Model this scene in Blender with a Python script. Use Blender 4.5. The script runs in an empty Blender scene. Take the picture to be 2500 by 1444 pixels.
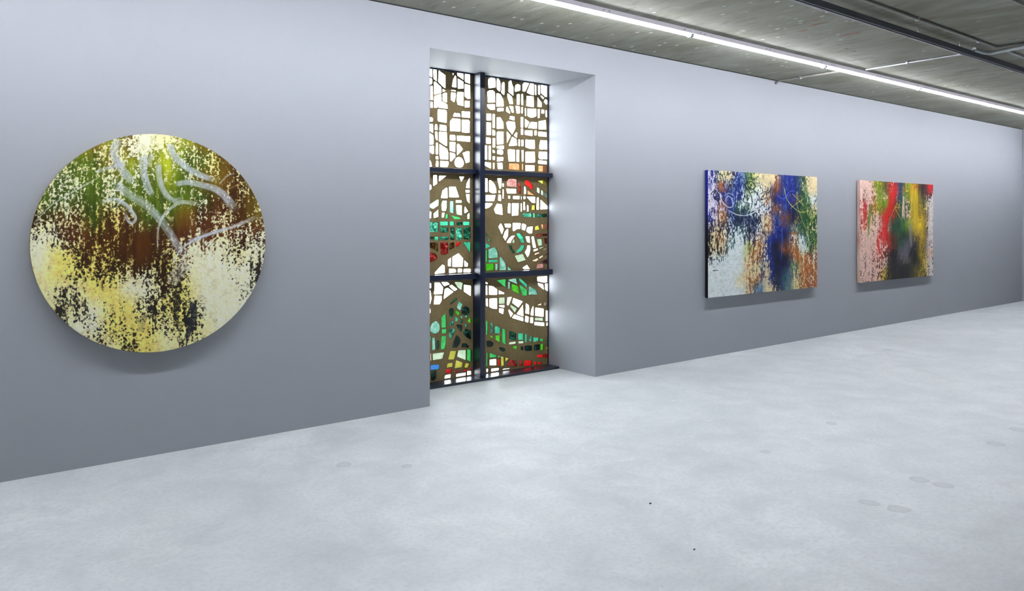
import bpy, bmesh, math, random
import numpy as np
from mathutils import Vector

random.seed(7)
SC = bpy.context.scene
COL = SC.collection
PI = math.pi


def lin(c):
    """sRGB 0-255 -> linear"""
    return tuple((v / 255 / 12.92) if v / 255 <= .04045 else ((v / 255 + .055) / 1.055) ** 2.4 for v in c)


# ---------------------------------------------------------------- camera
EYE = 1.5218                      # metres above the floor
cam_d = bpy.data.cameras.new('camera')
cam = bpy.data.objects.new('camera', cam_d)
COL.objects.link(cam)
cam.location = (0, -5.3, EYE)
cam.rotation_euler = (PI / 2, 0, math.radians(-38.243))
cam_d.sensor_width = 36
cam_d.lens = 36 * 1860 / 2500
cam_d.shift_y = -0.0738
cam_d.clip_start = .05
cam_d.clip_end = 300
SC.camera = cam

# ---------------------------------------------------------------- world: bright overcast sky
world = bpy.data.worlds.new('world')
SC.world = world
world.use_nodes = True
wn = world.node_tree.nodes
wn['Background'].inputs['Color'].default_value = (.90, .96, 1.0, 1)
wn['Background'].inputs['Strength'].default_value = 19.0

# ---------------------------------------------------------------- batten tubes, and added fill rows out of view
TUBE_STRENGTH = 136
TUBE_COLOR = (.93, .95, 1.0)


def add_fill_row(y, power):
    d = bpy.data.lights.new('fill_row', 'AREA')
    d.shape = 'RECTANGLE'
    d.size = 20.5
    d.size_y = .08
    d.energy = power
    d.color = TUBE_COLOR
    d.spread = math.radians(110)      # narrow, so the added fill brightens the floor more than the walls
    o = bpy.data.objects.new('fill_row', d)
    COL.objects.link(o)
    o.location = (5.7, y, 3.14)
    return o


add_fill_row(-3.3, 85)
add_fill_row(-8.6, 60)

# sun added over the roof to brighten the paving outside; it does not reach the room
sun_d = bpy.data.lights.new('sun', 'SUN')
sun_d.energy = 26
sun_d.angle = math.radians(1)
sun = bpy.data.objects.new('sun', sun_d)
COL.objects.link(sun)
sun.rotation_euler = (math.radians(30), 0, math.radians(8))

SC.view_settings.view_transform = 'Standard'
SC.view_settings.look = 'None'
SC.view_settings.exposure = 0.0
SC.view_settings.gamma = 1.0
SC.view_settings.use_curve_mapping = False
SC.cycles.max_bounces = 10
SC.cycles.diffuse_bounces = 5
SC.cycles.transparent_max_bounces = 16
SC.cycles.sample_clamp_indirect = 8
SC.cycles.caustics_refractive = False


# ---------------------------------------------------------------- node helpers
class Mat:
    def __init__(s, name):
        s.m = bpy.data.materials.new(name)
        s.m.use_nodes = True
        s.t = s.m.node_tree
        s.N = s.t.nodes
        s.bsdf = s.N['Principled BSDF']
        s.out = s.N['Material Output']

    def n(s, typ, **kw):
        nd = s.N.new(typ)
        for k, v in kw.items():
            if k.startswith('i_'):
                key = k[2:]
                key = int(key) if key.isdigit() else key.replace('_', ' ')
                s.put(nd.inputs[key], v)
            else:
                setattr(nd, k, v)
        return nd

    def put(s, inp, v):
        if isinstance(v, bpy.types.NodeSocket):
            s.t.links.new(v, inp)
        elif isinstance(v, bpy.types.Node):
            s.t.links.new(v.outputs[0], inp)
        else:
            if isinstance(v, tuple) and len(v) == 3 and inp.type == 'RGBA':
                v = v + (1,)
            inp.default_value = v

    def pos(s, scale=(1, 1, 1), loc=(0, 0, 0)):
        g = s.n('ShaderNodeNewGeometry')
        mp = s.n('ShaderNodeMapping')
        s.put(mp.inputs['Vector'], g.outputs['Position'])
        mp.inputs['Scale'].default_value = scale
        mp.inputs['Location'].default_value = loc
        return mp.outputs[0]

    def noise(s, vec, scale, detail=4, rough=.55, dist=0):
        nd = s.n('ShaderNodeTexNoise')
        s.put(nd.inputs['Vector'], vec)
        nd.inputs['Scale'].default_value = scale
        nd.inputs['Detail'].default_value = detail
        nd.inputs['Roughness'].default_value = rough
        nd.inputs['Distortion'].default_value = dist
        return nd.outputs['Fac']

    def ramp(s, fac, stops):
        nd = s.n('ShaderNodeValToRGB')
        s.put(nd.inputs[0], fac)
        el = nd.color_ramp.elements
        while len(el) < len(stops):
            el.new(.5)
        for e, (p, c) in zip(el, stops):
            e.position = p
            e.color = (c, c, c, 1) if isinstance(c, (int, float)) else tuple(c) + (1,)
        return nd.outputs[0]

    def mix(s, fac, a, b, blend='MIX'):
        nd = s.n('ShaderNodeMix', data_type='RGBA', blend_type=blend)
        s.put(nd.inputs[0], fac)
        s.put(nd.inputs[6], a)
        s.put(nd.inputs[7], b)
        return nd.outputs[2]

    def math(s, op, a, b=0.0):
        nd = s.n('ShaderNodeMath', operation=op)
        s.put(nd.inputs[0], a)
        s.put(nd.inputs[1], b)
        return nd.outputs[0]

    def bump(s, h, strength=.2, dist=.01):
        nd = s.n('ShaderNodeBump')
        nd.inputs['Strength'].default_value = strength
        nd.inputs['Distance'].default_value = dist
        s.put(nd.inputs['Height'], h)
        s.put(s.bsdf.inputs['Normal'], nd.outputs[0])

    def set(s, **kw):
        for k, v in kw.items():
            s.put(s.bsdf.inputs[k.replace('_', ' ')], v)
        return s


def simple(name, color, rough=.5, metal=0.0, spec=.5, grain=0.0, gscale=40):
    k = Mat(name)
    c = color
    if grain:
        f = k.noise(k.pos(), gscale, 4)
        c = k.mix(f, tuple(v * (1 - grain) for v in color), tuple(min(1, v * (1 + grain)) for v in color))
    k.set(Base_Color=c, Roughness=rough, Metallic=metal, Specular_IOR_Level=spec)
    return k.m


# ---------------------------------------------------------------- geometry helpers
def add_box(bm, x0, x1, y0, y1, z0, z1, bevel=0.0):
    b2 = bmesh.new()
    vs = [b2.verts.new((x, y, z)) for x in (x0, x1) for y in (y0, y1) for z in (z0, z1)]
    for f in ((0, 1, 3, 2), (4, 6, 7, 5), (0, 4, 5, 1), (2, 3, 7, 6), (0, 2, 6, 4), (1, 5, 7, 3)):
        b2.faces.new([vs[i] for i in f])
    bmesh.ops.recalc_face_normals(b2, faces=b2.faces[:])
    if bevel:
        bmesh.ops.bevel(b2, geom=b2.edges[:], offset=bevel, segments=2, profile=.5, affect='EDGES')
    tmp = bpy.data.meshes.new('tmp')
    b2.to_mesh(tmp)
    b2.free()
    bm.from_mesh(tmp)
    bpy.data.meshes.remove(tmp)


def add_tube(bm, pts, r, seg=12, caps=True):
    pts = [Vector(p) for p in pts]
    rings = []
    up = Vector((0, 0, 1))
    for i, p in enumerate(pts):
        a = pts[max(i - 1, 0)]
        b = pts[min(i + 1, len(pts) - 1)]
        d = (b - a).normalized()
        u = up if abs(d.z) < .9 else Vector((1, 0, 0))
        s = d.cross(u).normalized()
        t = s.cross(d).normalized()
        rings.append([bm.verts.new(p + (s * math.cos(2 * PI * k / seg) + t * math.sin(2 * PI * k / seg)) * r)
                      for k in range(seg)])
    for A, B in zip(rings, rings[1:]):
        for k in range(seg):
            f = bm.faces.new((A[k], A[(k + 1) % seg], B[(k + 1) % seg], B[k]))
            f.smooth = True
    if caps:
        bm.faces.new(rings[0][::-1])
        bm.faces.new(rings[-1])


def bend(a, c, b, r=.08, n=8):
    """points of a pipe going a -> corner c -> b with a rounded bend"""
    a, b, c = Vector(a), Vector(b), Vector(c)
    p, q = c + (a - c).normalized() * r, c + (b - c).normalized() * r
    return [a] + [p * (1 - t) ** 2 + c * 2 * t * (1 - t) + q * t * t for t in [i / n for i in range(n + 1)]] + [b]


def obj(name, bm, mat, parent=None):
    me = bpy.data.meshes.new(name)
    bmesh.ops.recalc_face_normals(bm, faces=bm.faces[:])
    bm.to_mesh(me)
    bm.free()
    if mat:
        me.materials.append(mat)
    o = bpy.data.objects.new(name, me)
    COL.objects.link(o)
    if parent:
        o.parent = parent
        o.matrix_parent_inverse = parent.matrix_basis.inverted()
    return o


def box(name, mat, parent, x0, x1, y0, y1, z0, z1, bevel=0.0):
    bm = bmesh.new()
    add_box(bm, x0, x1, y0, y1, z0, z1, bevel)
    return obj(name, bm, mat, parent)


def empty(name, loc):
    o = bpy.data.objects.new(name, None)
    COL.objects.link(o)
    o.location = loc
    o.empty_display_size = .1
    bpy.context.view_layer.update()
    return o


def tag(o, label=None, cat=None, group=None, kind=None):
    if label:
        o['label'] = label
    if cat:
        o['category'] = cat
    if group:
        o['group'] = group
    if kind:
        o['kind'] = kind
    return o


# ================================================================ materials of the shell
RX0, RX1, RY0, CEIL = -5.0, 16.36, -10.4, 3.226

k = Mat('painted_plaster')
f1 = k.noise(k.pos(), 1.3, 3)
k.set(Base_Color=k.mix(f1, (.345, .362, .40), (.36, .377, .415)), Roughness=.6, Specular_IOR_Level=.25)
k.bump(k.noise(k.pos(), 160, 3), .05, .004)
M_WALL = k.m

k = Mat('polished_concrete')
p = k.pos()
big = k.noise(p, .75, 5, .6, .6)
mid = k.noise(p, 3.2, 6, .65, .4)
fine = k.noise(p, 38, 5, .7)
c = k.mix(k.ramp(big, [(.32, 0), (.68, 1)]), (.455, .482, .505), (.565, .59, .607))
c = k.mix(k.ramp(mid, [(.32, .65), (.60, 0)]), c, (.365, .39, .412))
c = k.mix(k.ramp(fine, [(.38, .35), (.55, 0)]), c, (.35, .365, .375))
c = k.mix(k.ramp(k.noise(p, 9, 4, .6, 1.0), [(.62, 0), (.80, .4)]), c, (.66, .675, .685))
# old water marks on the slab
STAINS = [(4.63, -3.275, .050), (4.645, -3.40, .050), (4.05, -3.27, .045), (4.08, -3.41, .05), (2.11, -.93, .045),
          (6.31, -3.24, .06), (5.78, -3.27, .05), (2.4, -1.2, .03), (4.4, -2.4, .03), (5.4, -2.3, .04), (9.0, -1.0, .05)]
warp = k.n('ShaderNodeVectorMath', operation='ADD')
nz = k.n('ShaderNodeTexNoise', i_Scale=14.0)
k.put(nz.inputs['Vector'], p)
sc_ = k.n('ShaderNodeVectorMath', operation='SCALE')
k.put(sc_.inputs[0], nz.outputs['Color'])
sc_.inputs['Scale'].default_value = .05
k.put(warp.inputs[0], p)
k.put(warp.inputs[1], sc_.outputs[0])
for (sx, sy, r) in STAINS:
    dn = k.n('ShaderNodeVectorMath', operation='DISTANCE')
    k.put(dn.inputs[0], warp.outputs[0])
    dn.inputs[1].default_value = (sx + .025, sy + .025, .025)
    m = k.ramp(k.math('DIVIDE', dn.outputs['Value'], r * 1.6), [(0, .34), (.45, .40), (.62, .62), (.75, 0)])
    c = k.mix(m, c, (.30, .31, .32))
k.set(Base_Color=c, Roughness=k.ramp(mid, [(.3, .46), (.7, .58)]), Specular_IOR_Level=.4)
k.bump(k.noise(p, 7, 5, .6), .04, .01)
M_FLOOR = k.m

k = Mat('board_marked_concrete')
ps = k.pos((1.7, .65, 1))
pm = k.pos((4.2, 1.25, 1))
a = k.noise(ps, 1.0, 6, .62, .5)
b = k.noise(pm, 2.2, 6, .68, .3)
c = k.mix(k.ramp(a, [(.33, 0), (.67, 1)]), (.225, .223, .17), (.35, .35, .30))
c = k.mix(k.ramp(b, [(.30, .7), (.48, 0)]), c, (.17, .16, .12))
c = k.mix(k.ramp(b, [(.58, 0), (.74, .7)]), c, (.52, .52, .48))
vor = k.n('ShaderNodeTexVoronoi', i_Scale=1.0)
k.put(vor.inputs['Vector'], k.pos((10, 5.0, 1)))
spk = k.math('MULTIPLY', k.ramp(vor.outputs['Distance'], [(.07, 1), (.14, 0)]), k.ramp(k.noise(k.pos(), 1.1, 3), [(.45, 0), (.55, 1)]))
c = k.mix(spk, c, (.80, .80, .76))
vor2 = k.n('ShaderNodeTexVoronoi', i_Scale=1.0)
k.put(vor2.inputs['Vector'], k.pos((5, 2.2, 1), (3.3, 1.7, 0)))
c = k.mix(k.math('MULTIPLY', k.ramp(vor2.outputs['Distance'], [(.04, .9), (.08, 0)]), k.ramp(k.noise(k.pos((1, 1, 1), (5, 3, 0)), .9, 3), [(.52, 0), (.6, 1)])), c, (.05, .05, .045))
scr = k.noise(k.pos((20, 2.4, 1)), 1.0, 4, .6)
c = k.mix(k.ramp(scr, [(.68, 0), (.76, .3)]), c, (.56, .56, .52))
for (sx, sy, rx, ry) in [(6.19, -1.74, .02, .09), (6.30, -1.54, .02, .08), (6.75, -1.74, .03, .14), (6.77, -2.36, .018, .10), (6.05, -1.80, .014, .06)]:
    dn = k.n('ShaderNodeVectorMath', operation='LENGTH')
    k.put(dn.inputs[0], k.pos((1 / rx, 1 / ry, 0), (-sx / rx, -sy / ry, 0)))
    jag = k.math('ADD', dn.outputs['Value'], k.math('MULTIPLY', k.math('SUBTRACT', k.noise(k.pos((40, 14, 1)), 1, 3), .5), 2.2))
    c = k.mix(k.ramp(jag, [(.55, .8), (1.0, 0)]), c, (.30, .09, .06))
k.set(Base_Color=c, Roughness=.8, Specular_IOR_Level=.25)
k.bump(b, .35, .012)
M_CEIL = k.m

M_NAVY = simple('navy_gloss_steel', (.006, .011, .034), .34, 0, .65, .25, 8)
M_SILL = simple('navy_satin_steel', (.010, .016, .032), .30, 0, .8, .25, 8)
M_WHITE = simple('white_enamel', (.74, .73, .77), .45, 0, .5, .03, 30)
M_CLIP = simple('grey_steel', (.55, .58, .64), .45, .2, .5, .1)
M_GALV = simple('galvanised_steel', (.50, .53, .55), .38, .75, .5, .2, 60)
M_DULL = simple('dull_steel_pipe', (.30, .29, .27), .5, .5, .5, .2, 60)
M_TRUNK = simple('dark_grey_trunking', (.095, .105, .125), .45, .2, .5, .12, 20)
M_BLACK = simple('black_shade_and_specks', (.012, .012, .012), .8)  # floor specks, and strips that stand in for shaded gaps
M_GROUND = simple('pale_paving', (.36, .36, .35), .9, 0, .2, .1, 3)
M_BOARD = simple('white_back_board', (.5, .5, .5), .8, 0, .2, .05)

k = Mat('glowing_tube')
k.N.remove(k.bsdf)
em = k.n('ShaderNodeEmission', i_Color=TUBE_COLOR, i_Strength=float(TUBE_STRENGTH))
k.put(k.out.inputs['Surface'], em.outputs[0])
M_TUBE = k.m

k = Mat('housing_glow')             # luminaire housing; weak glow put in so its side looks lit
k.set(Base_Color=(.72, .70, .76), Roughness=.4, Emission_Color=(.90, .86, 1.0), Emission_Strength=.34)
M_HOUSING = k.m

# ================================================================ shell
OX0, OX1, OZ = 3.323, 5.203, 2.929           # niche opening
bm = bmesh.new()
add_box(bm, RX0 - .3, OX0, 0, .78, -.2, 3.5)
add_box(bm, OX1, RX1 + .3, 0, .78, -.2, 3.5)
add_box(bm, OX0, OX1, 0, .78, OZ, 3.5)
tag(obj('wall_back', bm, M_WALL), kind='structure')
tag(box('wall_right', M_WALL, None, RX1, RX1 + .3, RY0, 0, -.2, 3.5), kind='structure')
tag(box('wall_left', M_WALL, None, RX0 - .3, RX0, RY0, 0, -.2, 3.5), kind='structure')
tag(box('wall_front', M_WALL, None, RX0 - .3, RX1 + .3, RY0 - .3, RY0, -.2, 3.5), kind='structure')
bm = bmesh.new()
add_box(bm, RX0, RX1, RY0, 0, -.2, 0)
add_box(bm, OX0, OX1, 0, .78, -.2, 0)
tag(obj('floor', bm, M_FLOOR), kind='structure')
tag(box('ceiling', M_CEIL, None, RX0, RX1, RY0, 0, CEIL, 3.5), kind='structure')
tag(box('shade_strip_1', M_BLACK, None, RX0, RX1, -.006, .0, CEIL - .008, CEIL), kind='structure')  # black strip stands in for the shadow gap under the ceiling
tag(box('ground', M_GROUND, None, -60, 70, .8, 90, -1.6, -1.2), kind='structure')

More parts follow.
